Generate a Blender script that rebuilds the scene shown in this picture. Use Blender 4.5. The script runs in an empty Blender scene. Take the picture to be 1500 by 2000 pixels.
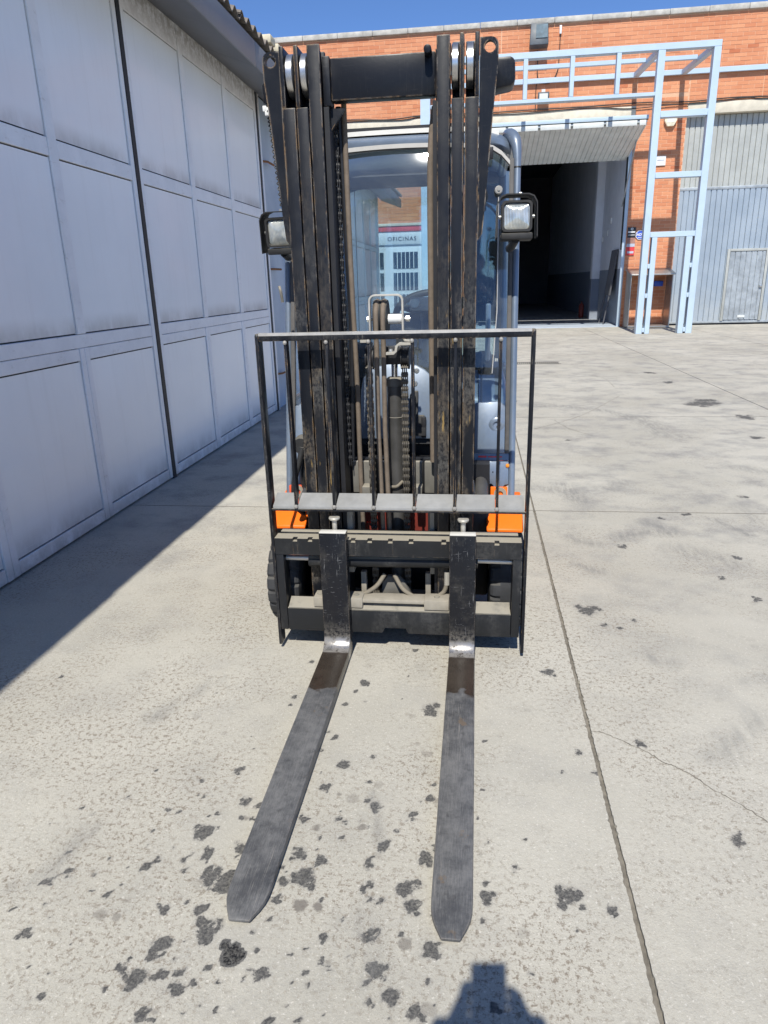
import bpy, bmesh, math, random
import numpy as np
from mathutils import Vector, Matrix
random.seed(7); rng = np.random.default_rng(7)
R = math.radians
SC = bpy.context.scene
COL = SC.collection

# ------------------------------------------------------------------ camera, sky, sun, exposure
CAMH = 1.42
f_px = 1362.0
vy = Vector((931-750, -(550-1000), -f_px)).normalized()          # camera-space direction of world +Y
vx = -Vector((-9940-750, -(849-1000), -f_px)); vx = (vx - vy*vx.dot(vy)).normalized()
vz = vx.cross(vy)
cam = bpy.data.cameras.new('camera'); cam_o = bpy.data.objects.new('camera', cam); COL.objects.link(cam_o)
cam.sensor_fit = 'VERTICAL'; cam.sensor_height = 36.0; cam.lens = 36.0*f_px/2000.0
cam.clip_start = 0.02; cam.clip_end = 3000
M3 = Matrix((vx, vy, vz))
cam_o.matrix_world = Matrix.Translation((0, 0, CAMH)) @ M3.to_4x4()
SC.camera = cam_o
SUN = Vector((0.026, 0.625, -0.78)).normalized()                  # direction the light travels
W = bpy.data.worlds.new('World'); SC.world = W; W.use_nodes = True
wn = W.node_tree.nodes; wl = W.node_tree.links
sky = wn.new('ShaderNodeTexSky'); sky.sky_type = 'NISHITA'; sky.sun_disc = False
sky.sun_elevation = math.asin(-SUN.z); sky.sun_rotation = math.atan2(-SUN.x, -SUN.y)
sky.altitude = 2500; sky.air_density = 0.8; sky.dust_density = 0.0; sky.ozone_density = 9.0
wn['Background'].inputs[1].default_value = 0.145
wl.new(sky.outputs[0], wn['Background'].inputs[0])
sl = bpy.data.lights.new('sun', 'SUN'); sl.energy = 4.4; sl.angle = R(0.53); sl.color = (1.0, 0.965, 0.885)
so = bpy.data.objects.new('sun', sl); COL.objects.link(so)
so.rotation_euler = SUN.to_track_quat('-Z', 'Y').to_euler(); so.location = (-1, -8, 12)
SC.view_settings.view_transform = 'Standard'; SC.view_settings.look = 'None'
SC.view_settings.exposure = 0.38; SC.view_settings.gamma = 1.0
SC.cycles.max_bounces = 8; SC.cycles.transparent_max_bounces = 12

# ------------------------------------------------------------------ material helpers
def lin(c):
    return tuple(((v/12.92) if v <= 0.04045 else ((v+0.055)/1.055)**2.4) for v in c)
def hexc(h):
    return lin(tuple(int(h[i:i+2], 16)/255 for i in (0, 2, 4)))
class NT:
    def __init__(s, name):
        s.m = bpy.data.materials.new(name); s.m.use_nodes = True
        s.n = s.m.node_tree.nodes; s.l = s.m.node_tree.links
        s.b = s.n['Principled BSDF']; s.out = s.n['Material Output']
        tc = s.n.new('ShaderNodeTexCoord'); s.co = tc.outputs['Object']
    def link(s, a, b): s.l.new(a, b)
    def set(s, sock, v):
        if hasattr(v, 'links'): s.l.new(v, sock)
        elif isinstance(v, (tuple, list)) and len(v) == 3 and sock.type == 'RGBA': sock.default_value = (*v, 1)
        else: sock.default_value = v
    def map(s, scale=(1, 1, 1), loc=(0, 0, 0), rot=(0, 0, 0), co=None):
        m = s.n.new('ShaderNodeMapping'); s.link(co or s.co, m.inputs[0])
        m.inputs['Location'].default_value = loc; m.inputs['Rotation'].default_value = rot; m.inputs['Scale'].default_value = scale
        return m.outputs[0]
    def noise(s, scale, detail=4, rough=0.55, co=None, dist=0):
        t = s.n.new('ShaderNodeTexNoise'); t.inputs['Scale'].default_value = scale; t.inputs['Detail'].default_value = detail
        t.inputs['Roughness'].default_value = rough; t.inputs['Distortion'].default_value = dist
        s.link(co or s.co, t.inputs['Vector']); return t.outputs['Fac']
    def voro(s, scale, co=None, feat='F1', out='Distance', rnd=1.0):
        t = s.n.new('ShaderNodeTexVoronoi'); t.feature = feat; t.inputs['Scale'].default_value = scale
        t.inputs['Randomness'].default_value = rnd
        s.link(co or s.co, t.inputs['Vector']); return t.outputs[out]
    def ramp(s, v, a, b, c0=(0, 0, 0), c1=(1, 1, 1)):
        r = s.n.new('ShaderNodeMapRange'); r.interpolation_type = 'SMOOTHSTEP'; r.clamp = True
        s.link(v, r.inputs[0]); r.inputs[1].default_value = a; r.inputs[2].default_value = b
        r.inputs[3].default_value = 0; r.inputs[4].default_value = 1
        return r.outputs[0]
    def math(s, op, a, b=0.0, clamp=False):
        m = s.n.new('ShaderNodeMath'); m.operation = op; m.use_clamp = clamp
        s.set(m.inputs[0], a); s.set(m.inputs[1], b); return m.outputs[0]
    def mix(s, f, a, b, blend='MIX'):
        m = s.n.new('ShaderNodeMix'); m.data_type = 'RGBA'; m.blend_type = blend; m.clamp_factor = True
        s.set(m.inputs[0], f); s.set(m.inputs[6], a); s.set(m.inputs[7], b); return m.outputs[2]
    def bump(s, h, strength=0.3, dist=0.005, normal=None):
        b = s.n.new('ShaderNodeBump'); b.inputs['Strength'].default_value = strength; b.inputs['Distance'].default_value = dist
        s.link(h, b.inputs['Height'])
        if normal is not None: s.link(normal, b.inputs['Normal'])
        s.link(b.outputs[0], s.b.inputs['Normal']); return b.outputs[0]
    def edge(s, radius=0.006, lo=0.02, hi=0.2):
        bv = s.n.new('ShaderNodeBevel'); bv.samples = 4; bv.inputs['Radius'].default_value = radius
        g = s.n.new('ShaderNodeNewGeometry')
        d = s.n.new('ShaderNodeVectorMath'); d.operation = 'DOT_PRODUCT'
        s.link(bv.outputs[0], d.inputs[0]); s.link(g.outputs['Normal'], d.inputs[1])
        return s.ramp(s.math('SUBTRACT', 1.0, d.outputs['Value']), lo, hi)
    def up(s, lo=0.4, hi=0.9):
        g = s.n.new('ShaderNodeNewGeometry'); x = s.n.new('ShaderNodeSeparateXYZ'); s.link(g.outputs['Normal'], x.inputs[0])
        return s.ramp(x.outputs[2], lo, hi)
    def pos(s, ax):
        x = s.n.new('ShaderNodeSeparateXYZ'); s.link(s.co, x.inputs[0]); return x.outputs[ax]
    def fin(s, color=None, rough=None, metal=None, spec=None):
        if color is not None: s.set(s.b.inputs['Base Color'], color)
        if rough is not None: s.set(s.b.inputs['Roughness'], rough)
        if metal is not None: s.set(s.b.inputs['Metallic'], metal)
        if spec is not None: s.set(s.b.inputs['Specular IOR Level'], spec)
        return s.m

def m_plain(name, col, rough=0.6, metal=0.0, var=0.25, scale=12, dust=None, bump=0.0, spec=0.5):
    t = NT(name)
    n = t.noise(scale, 5, 0.6); n2 = t.noise(scale*0.17, 3)
    f = t.math('ADD', t.math('MULTIPLY', n, 0.6), t.math('MULTIPLY', n2, 0.4))
    dark = tuple(c*(1-var) for c in col); lite = tuple(min(1, c*(1+var)) for c in col)
    c = t.mix(t.ramp(f, 0.3, 0.7), dark, lite)
    if dust is not None:
        u = t.up(0.3, 0.95)
        k = t.math('MULTIPLY', u, t.ramp(t.noise(scale*0.8, 5, 0.65), 0.2, 0.55))
        c = t.mix(t.math('MULTIPLY', k, dust[1]), c, dust[0])
        rr = t.mix(k, (rough,)*3, (0.9,)*3); t.set(t.b.inputs['Roughness'], rr)
    else:
        t.set(t.b.inputs['Roughness'], t.math('ADD', rough-0.08, t.math('MULTIPLY', n, 0.16)))
    if bump: t.bump(n, bump, 0.002)
    return t.fin(c, None, metal, spec)

DUST = (0.33, 0.30, 0.24)
def m_black_paint(name, wear=1.0, dust=0.5, base=(0.0085, 0.0098, 0.0138), seed=0.0, zworn=None, dustcol=(0.10, 0.098, 0.096)):
    """black machine paint: dust film, vertical scuffs, rust and old ochre primer along the edges"""
    t = NT(name)
    co = t.map(loc=(seed, seed*1.7, seed*0.6))
    film = t.ramp(t.noise(5, 6, 0.6, co), 0.45, 0.8)
    c = t.mix(t.math('MULTIPLY', film, 0.16*dust), base, dustcol)
    st = t.noise(1.0, 6, 0.75, t.map((330, 330, 9), (seed, 0, 0)))
    st2 = t.noise(1.0, 5, 0.7, t.map((24, 24, 420), (seed, 3, 0)))
    patch = t.noise(1.0, 5, 0.62, t.map((9, 9, 3.2), (seed, 4, 2)))
    scr = t.math('MULTIPLY', t.ramp(st, 0.57, 0.66), t.ramp(patch, 0.42, 0.62))
    scr2 = t.math('MULTIPLY', t.ramp(st2, 0.62, 0.70), t.ramp(patch, 0.45, 0.6))
    wmask = None
    if zworn is None:
        gs = t.math('MULTIPLY', t.ramp(patch, 0.45, 0.62), t.ramp(t.noise(60, 6, 0.75, co), 0.35, 0.6)); c = t.mix(t.math('MULTIPLY', gs, 0.45*dust), c, (0.095, 0.092, 0.088))
    if zworn is not None:
        nz = t.math('MULTIPLY', t.math('SUBTRACT', t.noise(3.5, 3, 0.5, co), 0.5), 0.9)
        zz = t.math('ADD', t.pos(2), nz)
        wmask = t.math('MULTIPLY', t.ramp(zz, zworn[1]+0.25, zworn[1]-0.55), t.ramp(t.pos(2), zworn[0]-0.2, zworn[0]+0.1))
        grain = t.ramp(t.noise(1.0, 7, 0.78, t.map((100, 100, 62), (seed, 2, 3))), 0.38, 0.60)
        film2 = t.math('MULTIPLY', t.math('MULTIPLY', t.ramp(patch, 0.44, 0.56), grain), wmask)
        c = t.mix(t.math('MULTIPLY', film2, 0.85), c, t.mix(t.ramp(t.noise(8, 3, 0.5, co), 0.4, 0.62), (0.088, 0.085, 0.080), (0.120, 0.098, 0.074)))
        mm = t.math('ADD', t.math('MULTIPLY', wmask, 0.8), 0.2)
        scr = t.math('MULTIPLY', scr, mm); scr2 = t.math('MULTIPLY', scr2, mm)
    c = t.mix(t.math('MULTIPLY', scr, 0.7*wear), c, (0.20, 0.185, 0.165))
    c = t.mix(t.math('MULTIPLY', scr2, 0.55*wear), c, (0.22, 0.21, 0.20))
    blot = scr
    ed = t.math('MULTIPLY', t.edge(0.009 if zworn else 0.006), t.ramp(t.noise(14, 6, 0.75, t.map((1, 1, 0.45), (seed, 0, 5))), 0.45 if zworn else 0.5, 0.54 if zworn else 0.6))
    ecol = t.mix(t.ramp(t.noise(35, 3, 0.5, co), 0.42, 0.62), (0.32, 0.28, 0.235), (0.44, 0.28, 0.14))
    c = t.mix(t.math('MULTIPLY', ed, 0.9*wear), c, ecol)
    if zworn is not None:
        och = t.math('MULTIPLY', t.math('MULTIPLY', t.ramp(t.noise(1.0, 5, 0.65, t.map((45, 45, 6), (seed*3, 1, 0))), 0.62, 0.69), wmask), wear)
        c = t.mix(t.math('MULTIPLY', och, 0.8), c, (0.36, 0.24, 0.085))
    u = t.math('MULTIPLY', t.up(0.5, 0.95), 0.9)
    c = t.mix(t.math('MULTIPLY', u, dust*1.5), c, DUST)
    r = t.math('ADD', 0.36, t.math('MULTIPLY', t.math('ADD', film, t.math('MULTIPLY', u, 0.7)), 0.34))
    t.bump(t.math('SUBTRACT', t.noise(90, 4, 0.6, co), t.math('MULTIPLY', blot, 0.6)), 0.12, 0.0015)
    return t.fin(c, r, 0.0, 0.24)

MAT = {}
MAT['mast'] = m_black_paint('mast_black_paint', 1.0, 0.5, zworn=(0.2, 1.50))
MAT['mast2'] = m_black_paint('mast_black_paint_b', 1.0, 0.45, seed=3.3, zworn=(0.2, 1.55))
MAT['mast3'] = m_black_paint('mast_black_paint_c', 1.0, 0.6, seed=8.1, zworn=(0.2, 1.45))
MAT['black'] = m_black_paint('black_paint', 0.55, 0.55, seed=5.0)
MAT['guard'] = m_black_paint('guard_black_paint', 1.3, 0.5, seed=1.9)
MAT['carriage'] = m_black_paint('carriage_paint', 0.3, 0.75, (0.016, 0.017, 0.019), seed=2.2)
MAT['inner'] = m_plain('black_interior', (0.010, 0.010, 0.012), 0.55, 0, 0.3, 20)
MAT['rubberblk'] = m_plain('black_rubber', (0.018, 0.018, 0.019), 0.7, 0, 0.3, 30, (DUST, 0.35))
MAT['greybar'] = m_plain('grey_dusty_paint', (0.25, 0.25, 0.245), 0.75, 0, 0.14, 20)
MAT['barelight'] = m_plain('bare_steel_worn', (0.52, 0.50, 0.47), 0.45, 0.35, 0.15, 40)
MAT['weld'] = m_plain('weld_metal', (0.30, 0.285, 0.26), 0.6, 0.3, 0.25, 60)
MAT['dusty'] = m_plain('dusty_casting', (0.135, 0.128, 0.112), 0.9, 0, 0.22, 18, (DUST, 0.75))
MAT['beige'] = m_plain('beige_dusted_steel', (0.30, 0.272, 0.222), 0.85, 0, 0.12, 30)
MAT['chrome'] = m_plain('chrome_rod', (0.78, 0.78, 0.78), 0.14, 1.0, 0.05, 60)
MAT['rodsteel'] = m_plain('dusty_rod', (0.60, 0.575, 0.53), 0.35, 0.5, 0.06, 40)
MAT['zinc'] = m_plain('zinc_bracket', (0.48, 0.455, 0.40), 0.5, 0.35, 0.12, 30)
MAT['hose'] = m_plain('dusty_hose', (0.155, 0.122, 0.092), 0.85, 0, 0.2, 50)
MAT['hosebeige'] = m_plain('dusty_hose_pale', (0.20, 0.175, 0.135), 0.9, 0, 0.15, 50)
MAT['hoseblk'] = m_plain('black_hose', (0.02, 0.02, 0.02), 0.5, 0, 0.2, 50, (DUST, 0.3))
MAT['chain'] = m_plain('greasy_chain', (0.085, 0.075, 0.062), 0.45, 0.5, 0.3, 80, (DUST, 0.3))
MAT['cyl'] = m_plain('cylinder_grey', (0.055, 0.053, 0.050), 0.5, 0, 0.35, 16)
MAT['orange'] = m_plain('orange_paint', (0.92, 0.165, 0.010), 0.45, 0, 0.05, 9, None, 0.0, 0.25)
MAT['redshade'] = m_plain('orange_paint_in_shade', (0.62, 0.09, 0.03), 0.5, 0, 0.1, 9)  # shaded copy of the orange paint, shade put into the colour
MAT['shaded_red'] = m_plain('red_dimmed_for_shade', (0.16, 0.02, 0.012), 0.6, 0, 0.2, 9)  # red darkened so that surfaces look shaded
MAT['tyre'] = m_plain('tyre_rubber', (0.030, 0.031, 0.034), 0.85, 0, 0.3, 25, (DUST, 0.2), 0.3)
MAT['white'] = m_plain('white_plastic', (0.72, 0.72, 0.70), 0.5, 0, 0.06, 10)
MAT['screw'] = m_plain('bolt_metal', (0.5, 0.5, 0.48), 0.35, 0.8, 0.15, 60)
MAT['yellowled'] = m_plain('amber_plastic', (0.75, 0.27, 0.02), 0.4)
MAT['reddot'] = m_plain('red_reflector', (0.8, 0.03, 0.02), 0.3)

def m_carpaint(name, col):
    t = NT(name)
    n = t.noise(3, 4, 0.6); n2 = t.noise(70, 3)
    c = t.mix(t.ramp(n, 0.3, 0.7), tuple(v*0.86 for v in col), tuple(v*1.12 for v in col))
    dustm = t.math('MULTIPLY', t.ramp(t.noise(14, 6, 0.7), 0.45, 0.75), 0.22)
    c = t.mix(dustm, c, (0.3, 0.29, 0.27))
    t.set(t.b.inputs['Coat Weight'], 0.35); t.set(t.b.inputs['Coat Roughness'], 0.12)
    return t.fin(c, t.math('ADD', 0.28, t.math('MULTIPLY', n2, 0.2)), 0.25)
MAT['cab'] = m_carpaint('blue_grey_cab_paint', (0.150, 0.190, 0.250))
MAT['cabtrim'] = m_plain('pale_grey_trim', (0.33, 0.32, 0.30), 0.55, 0, 0.1, 25)
MAT['rooftrim'] = m_plain('pale_roof_skin', (0.60, 0.585, 0.54), 0.5, 0, 0.06, 12)
MAT['seal'] = m_plain('grey_rubber_seal', (0.085, 0.08, 0.076), 0.7, 0, 0.2, 40)
MAT['seat'] = m_plain('seat_vinyl', (0.02, 0.022, 0.026), 0.55, 0, 0.2, 20)

def m_glass(name, tint=(0.80, 0.885, 0.90), dirt=0.075, rough=0.03):
    t = NT(name)
    tr = t.n.new('ShaderNodeBsdfTransparent'); tr.inputs[0].default_value = (*tint, 1)
    gl = t.n.new('ShaderNodeBsdfGlossy'); gl.inputs['Roughness'].default_value = rough; gl.inputs[0].default_value = (1, 1, 1, 1)
    fr = t.n.new('ShaderNodeFresnel'); fr.inputs[0].default_value = 1.85
    df = t.n.new('ShaderNodeBsdfDiffuse'); df.inputs[0].default_value = (0.42, 0.47, 0.50, 1)
    m1 = t.n.new('ShaderNodeMixShader'); t.link(fr.outputs[0], m1.inputs[0]); t.link(tr.outputs[0], m1.inputs[1]); t.link(gl.outputs[0], m1.inputs[2])
    m2 = t.n.new('ShaderNodeMixShader')
    d = t.math('MULTIPLY', t.ramp(t.noise(2.3, 5, 0.65, None, 0.6), 0.25, 0.8), dirt*2)  # pale veil: some dust, plus sky reflection painted in as diffuse colour
    t.link(d, m2.inputs[0]); t.link(m1.outputs[0], m2.inputs[1]); t.link(df.outputs[0], m2.inputs[2])
    t.link(m2.outputs[0], t.out.inputs[0]); return t.m
MAT['glass'] = m_glass('tinted_cab_glass')
MAT['glassrear'] = m_glass('rear_cab_glass', (0.78, 0.88, 0.92), 0.02)

def m_lens():
    t = NT('lamp_lens_fluted')
    x = t.pos(0)
    w = t.n.new('ShaderNodeTexWave'); w.inputs['Scale'].default_value = 55; w.bands_direction = 'X'; t.link(t.co, w.inputs[0])
    c = t.mix(t.ramp(t.noise(25, 3), 0.3, 0.7), (0.50, 0.55, 0.56), (0.85, 0.86, 0.80))
    t.bump(w.outputs['Fac'], 0.5, 0.004)
    t.set(t.b.inputs['Coat Weight'], 1.0)
    return t.fin(c, 0.15, 0.55)
MAT['lens'] = m_lens()

def m_forkblade():
    t = NT('fork_blade_steel')
    y = t.pos(1)
    n = t.math('ADD', t.math('MULTIPLY', t.noise(7, 8, 0.78), 0.65), t.math('MULTIPLY', t.noise(1.0, 6, 0.75, t.map((420, 26, 60))), 0.35)); st = t.noise(1.0, 6, 0.75, t.map((330, 7, 60)))
    c = t.mix(t.ramp(n, 0.36, 0.64), (0.055, 0.056, 0.059), (0.165, 0.162, 0.158))
    c = t.mix(t.math('MULTIPLY', t.math('MULTIPLY', t.ramp(st, 0.58, 0.64), t.ramp(t.noise(4, 3, 0.5, t.map(loc=(1, 2, 3))), 0.45, 0.6)), 0.6), c, (0.27, 0.25, 0.225)); rs_ = t.ramp(t.noise(13, 5, 0.7, t.map(loc=(4, 7, 1))), 0.62, 0.70); c = t.mix(t.math('MULTIPLY', rs_, 0.6), c, (0.15, 0.105, 0.065))
    dkm = t.ramp(t.noise(22, 5, 0.6), 0.56, 0.72); c = t.mix(t.math('MULTIPLY', dkm, 0.6), c, (0.03, 0.03, 0.031))
    wet = t.ramp(t.math('ADD', y, t.math('MULTIPLY', t.noise(11, 3, 0.5), 0.30)), 2.275, 2.30)      # oily film spread by the heel
    c = t.mix(wet, c, t.mix(t.ramp(n, 0.3, 0.7), (0.022, 0.017, 0.013), (0.055, 0.043, 0.034)))
    sh = t.math('MULTIPLY', t.ramp(y, 2.385, 2.405), t.ramp(y, 2.452, 2.435))                     # bend polished bright by pallets
    z = t.pos(2); sh = t.math('MULTIPLY', sh, t.ramp(z, 0.098, 0.07))
    sh = t.math('MULTIPLY', sh, t.ramp(t.noise(34, 6, 0.75), 0.36, 0.58))
    c = t.mix(sh, c, (0.40, 0.38, 0.355))
    vert = t.ramp(z, 0.06, 0.10)
    blk = t.mix(t.ramp(t.noise(1.0, 6, 0.7, t.map((40, 40, 210))), 0.62, 0.68), (0.011, 0.0115, 0.014), (0.12, 0.12, 0.125)); sc2 = t.math('MULTIPLY', t.ramp(t.noise(1.0, 5, 0.7, t.map((210, 60, 16), (2, 1, 0))), 0.60, 0.66), t.ramp(t.noise(7, 3, 0.5), 0.45, 0.6)); blk = t.mix(t.math('MULTIPLY', sc2, 0.6), blk, (0.22, 0.22, 0.22))
    blk = t.mix(t.math('MULTIPLY', t.ramp(t.noise(11, 6, 0.7), 0.48, 0.75), 0.5), blk, (0.06, 0.056, 0.05))
    low = t.math('MULTIPLY', t.ramp(z, 0.17, 0.07), t.ramp(t.noise(70, 6, 0.75), 0.40, 0.58))
    blk = t.mix(t.math('MULTIPLY', low, 0.7), blk, (0.17, 0.155, 0.135))
    top = t.ramp(z, 0.524, 0.528)
    blk = t.mix(top, blk, (0.62, 0.60, 0.55))
    c2 = t.mix(vert, c, blk); c2 = t.mix(sh, c2, (0.40, 0.38, 0.355))
    ed = t.math('MULTIPLY', t.edge(0.005), t.ramp(t.noise(20, 4, 0.7), 0.4, 0.6))
    c2 = t.mix(t.math('MULTIPLY', ed, 0.7), c2, (0.30, 0.25, 0.20))
    t.bump(st, 0.15, 0.002)
    r = t.math('SUBTRACT', 0.46, t.math('MULTIPLY', t.math('MAXIMUM', wet, sh), 0.2))
    return t.fin(c2, r, t.math('MULTIPLY', sh, 0.8), t.math('SUBTRACT', 0.42, t.math('MULTIPLY', vert, 0.2)))
MAT['fork'] = m_forkblade()

def m_roller():
    t = NT('worn_roller_steel')
    st = t.noise(1.0, 5, 0.6, t.map((260, 6, 6)))
    c = t.mix(st, (0.42, 0.41, 0.40), (0.75, 0.74, 0.72))
    return t.fin(c, 0.28, 0.9)
MAT['roller'] = m_roller()

def m_concrete(name='yard_concrete'):
    t = NT(name)
    big = t.noise(0.55, 5, 0.6); mid = t.noise(3.1, 6, 0.68); fine = t.noise(60, 6, 0.75)
    aw = t.n.new('ShaderNodeAttribute'); aw.attribute_name = 'worn'; wn_ = t.math('ADD', 0.36, t.math('MULTIPLY', aw.outputs['Fac'], 0.64))
    c = t.mix(t.ramp(big, 0.32, 0.68), (0.395, 0.372, 0.315), (0.490, 0.464, 0.398))
    c = t.mix(t.math('MULTIPLY', t.ramp(mid, 0.47, 0.70), t.math('MULTIPLY', wn_, 0.7)), c, (0.262, 0.252, 0.235))
    sw = t.noise(1.0, 5, 0.65, t.map((2.3, 3.1, 1), rot=(0, 0, R(52)))); c = t.mix(t.math('MULTIPLY', t.ramp(sw, 0.46, 0.72), t.math('MULTIPLY', wn_, 0.62)), c, (0.225, 0.221, 0.212))
    # exposed sand grain, pores
    g1 = t.ramp(t.noise(62, 5, 0.82), 0.51, 0.60); rg = t.math('MULTIPLY', t.math('ADD', 0.12, t.math('MULTIPLY', t.ramp(t.noise(1.4, 5, 0.65, t.map(loc=(5, 2, 0))), 0.38, 0.62), 0.88)), t.math('SUBTRACT', 1.0, t.math('MULTIPLY', aw.outputs['Fac'], 0.45))); c = t.mix(t.math('MULTIPLY', t.math('MULTIPLY', g1, rg), 0.85), c, (0.185, 0.150, 0.112))
    g2 = t.ramp(t.noise(170, 4, 0.7), 0.54, 0.68); c = t.mix(t.math('MULTIPLY', t.math('MULTIPLY', g2, rg), 0.75), c, (0.15, 0.125, 0.10))
    g3 = t.ramp(t.noise(120, 4, 0.7, t.map(loc=(9, 4, 2))), 0.56, 0.7); c = t.mix(t.math('MULTIPLY', g3, 0.6), c, (0.70, 0.665, 0.60))
    # little old drops
    v = t.voro(15.0, t.map(loc=(3, 1, 0))); vc = t.voro(15.0, t.map(loc=(3, 1, 0)), out='Color')
    sep = t.n.new('ShaderNodeSeparateColor'); t.link(vc, sep.inputs[0])
    rad = t.math('MULTIPLY', sep.outputs[0], 0.30)
    dd = t.math('SUBTRACT', t.math('ADD', v, t.math('MULTIPLY', t.math('SUBTRACT', t.noise(38, 4), 0.5), 0.42)), rad)
    drop = t.math('MULTIPLY', t.ramp(dd, 0.06, -0.06), t.ramp(sep.outputs[1], 0.45, 0.75))
    at2 = t.n.new('ShaderNodeAttribute'); at2.attribute_name = 'spatter'
    c = t.mix(t.math('MULTIPLY', t.math('MULTIPLY', drop, at2.outputs['Fac']), 0.5), c, (0.165, 0.148, 0.128))
    # named oil stains and drag marks (their own shapes)
    at = t.n.new('ShaderNodeAttribute'); at.attribute_name = 'stain'
    s = t.math('ADD', at.outputs['Fac'], t.math('ADD', t.math('MULTIPLY', t.math('SUBTRACT', t.noise(30, 4, 0.65, None, 0.4), 0.5), 1.7), t.math('MULTIPLY', t.math('SUBTRACT', t.noise(110, 4, 0.7), 0.5), 0.9)))
    sm = t.math('MULTIPLY', t.ramp(s, 0.48, 0.70), t.ramp(at.outputs['Fac'], 0.0, 0.08)); halo = t.math('MULTIPLY', t.ramp(s, 0.12, 0.62), t.ramp(at.outputs['Fac'], 0.0, 0.3)); c = t.mix(t.math('MULTIPLY', halo, 0.45), c, (0.20, 0.19, 0.175))
    deep = t.ramp(s, 1.45, 1.7)
    scol = t.mix(deep, t.mix(t.ramp(fine, 0.35, 0.65), (0.046, 0.046, 0.046), (0.088, 0.085, 0.082)), (0.010, 0.010, 0.011))
    c = t.mix(t.math('MULTIPLY', sm, t.math('ADD', 0.66, t.math('MULTIPLY', t.ramp(t.noise(140, 4, 0.7), 0.62, 0.4), 0.33))), c, scol)
    ab = t.n.new('ShaderNodeAttribute'); ab.attribute_name = 'smear'
    bs = t.math('MULTIPLY', ab.outputs['Fac'], t.ramp(t.noise(1.0, 6, 0.7, t.map((30, 6, 1), rot=(0, 0, R(-25)))), 0.30, 0.66))
    c = t.mix(t.math('MULTIPLY', bs, 0.85), c, (0.17, 0.167, 0.160))
    t.bump(t.math('ADD', t.math('MULTIPLY', fine, 0.6), t.math('MULTIPLY', t.noise(170, 4, 0.7), 0.5)), 0.6, 0.005)
    r = t.math('SUBTRACT', 0.92, t.math('MULTIPLY', t.math('MULTIPLY', sm, deep), 0.55))
    return t.fin(c, r, 0, 0.3)
MAT['concrete'] = m_concrete()
MAT['dirt'] = m_plain('joint_dirt', (0.185, 0.168, 0.14), 0.95, 0, 0.35, 40, None, 0.4)

def m_panel():
    t = NT('white_lacquered_sheet')
    n = t.noise(1.1, 5, 0.6); st = t.noise(1.0, 5, 0.6, t.map((1, 26, 1.1)))
    c = t.mix(t.ramp(n, 0.3, 0.7), (0.84, 0.865, 0.885), (0.90, 0.92, 0.935))
    c = t.mix(t.math('MULTIPLY', t.ramp(st, 0.5, 0.8), 0.10), c, (0.48, 0.46, 0.43))
    z = t.pos(2)
    # dirt gathered above every rail and splash near the ground
    k = None
    for a, h in ((0.09, 0.16), (1.18, 0.13), (2.24, 0.13)):
        m = t.math('MULTIPLY', t.ramp(z, a+h, a), t.ramp(z, a-0.01, a)); k = m if k is None else t.math('ADD', k, m)
    k = t.math('MULTIPLY', k, t.ramp(t.noise(2.5, 5, 0.7, t.map((1, 1, 0.6))), 0.25, 0.65))
    c = t.mix(t.math('MULTIPLY', k, 0.55), c, (0.30, 0.29, 0.275))
    sc = t.ramp(t.noise(1.0, 3, 0.5, t.map((1, 3.0, 60), rot=(R(35), 0, 0))), 0.72, 0.76)
    c = t.mix(t.math('MULTIPLY', t.math('MULTIPLY', sc, t.ramp(z, 1.0, 0.3)), 0.35), c, (0.85, 0.85, 0.87))
    t.set(t.b.inputs['Coat Weight'], 0.25); t.set(t.b.inputs['Coat Roughness'], 0.12)
    return t.fin(c, t.math('ADD', 0.25, t.math('MULTIPLY', t.noise(8, 4), 0.25)), 0, 0.5)
MAT['panel'] = m_panel()
def m_rail():
    t = NT('white_door_frame_paint')
    n = t.noise(5, 6, 0.7); c = t.mix(t.ramp(n, 0.3, 0.7), (0.77, 0.78, 0.80), (0.86, 0.865, 0.88))
    d = t.ramp(t.noise(16, 6, 0.75, t.map((1, 0.6, 1.4))), 0.56, 0.74); c = t.mix(t.math('MULTIPLY', d, 0.35), c, (0.38, 0.34, 0.29))
    z = t.pos(2)
    lo = t.math('MULTIPLY', t.ramp(z, 0.16, 0.0), t.ramp(t.noise(9, 5, 0.7), 0.25, 0.6)); c = t.mix(t.math('MULTIPLY', lo, 0.65), c, (0.36, 0.34, 0.31))
    to = t.math('MULTIPLY', t.ramp(z, 3.15, 3.40), t.ramp(t.noise(14, 6, 0.75), 0.35, 0.6)); c = t.mix(t.math('MULTIPLY', to, 0.75), c, (0.25, 0.225, 0.18))
    return t.fin(c, 0.5, 0, 0.4)
MAT['rail'] = m_rail()
MAT['darkseal'] = m_plain('dark_door_seal', (0.016, 0.018, 0.022), 0.6, 0, 0.2, 20)
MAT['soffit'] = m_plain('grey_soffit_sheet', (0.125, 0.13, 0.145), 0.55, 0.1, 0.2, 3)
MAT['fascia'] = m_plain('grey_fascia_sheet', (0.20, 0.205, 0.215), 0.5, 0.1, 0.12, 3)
MAT['roofsheet'] = m_plain('weathered_roof_sheet', (0.20, 0.17, 0.14), 0.85, 0, 0.35, 8)
MAT['roofend'] = m_plain('cream_roof_block', (0.58, 0.52, 0.38), 0.85, 0, 0.15, 12)
def m_bluewall():
    t = NT('pale_blue_sheet_wall')
    c = t.mix(t.ramp(t.noise(1.6, 5, 0.6), 0.3, 0.7), (0.33, 0.40, 0.49), (0.44, 0.51, 0.59))
    r = t.ramp(t.noise(22, 6, 0.7, t.map((1, 1, 0.4))), 0.64, 0.74); c = t.mix(t.math('MULTIPLY', r, 0.8), c, (0.26, 0.15, 0.07))
    return t.fin(c, 0.55)
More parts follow.
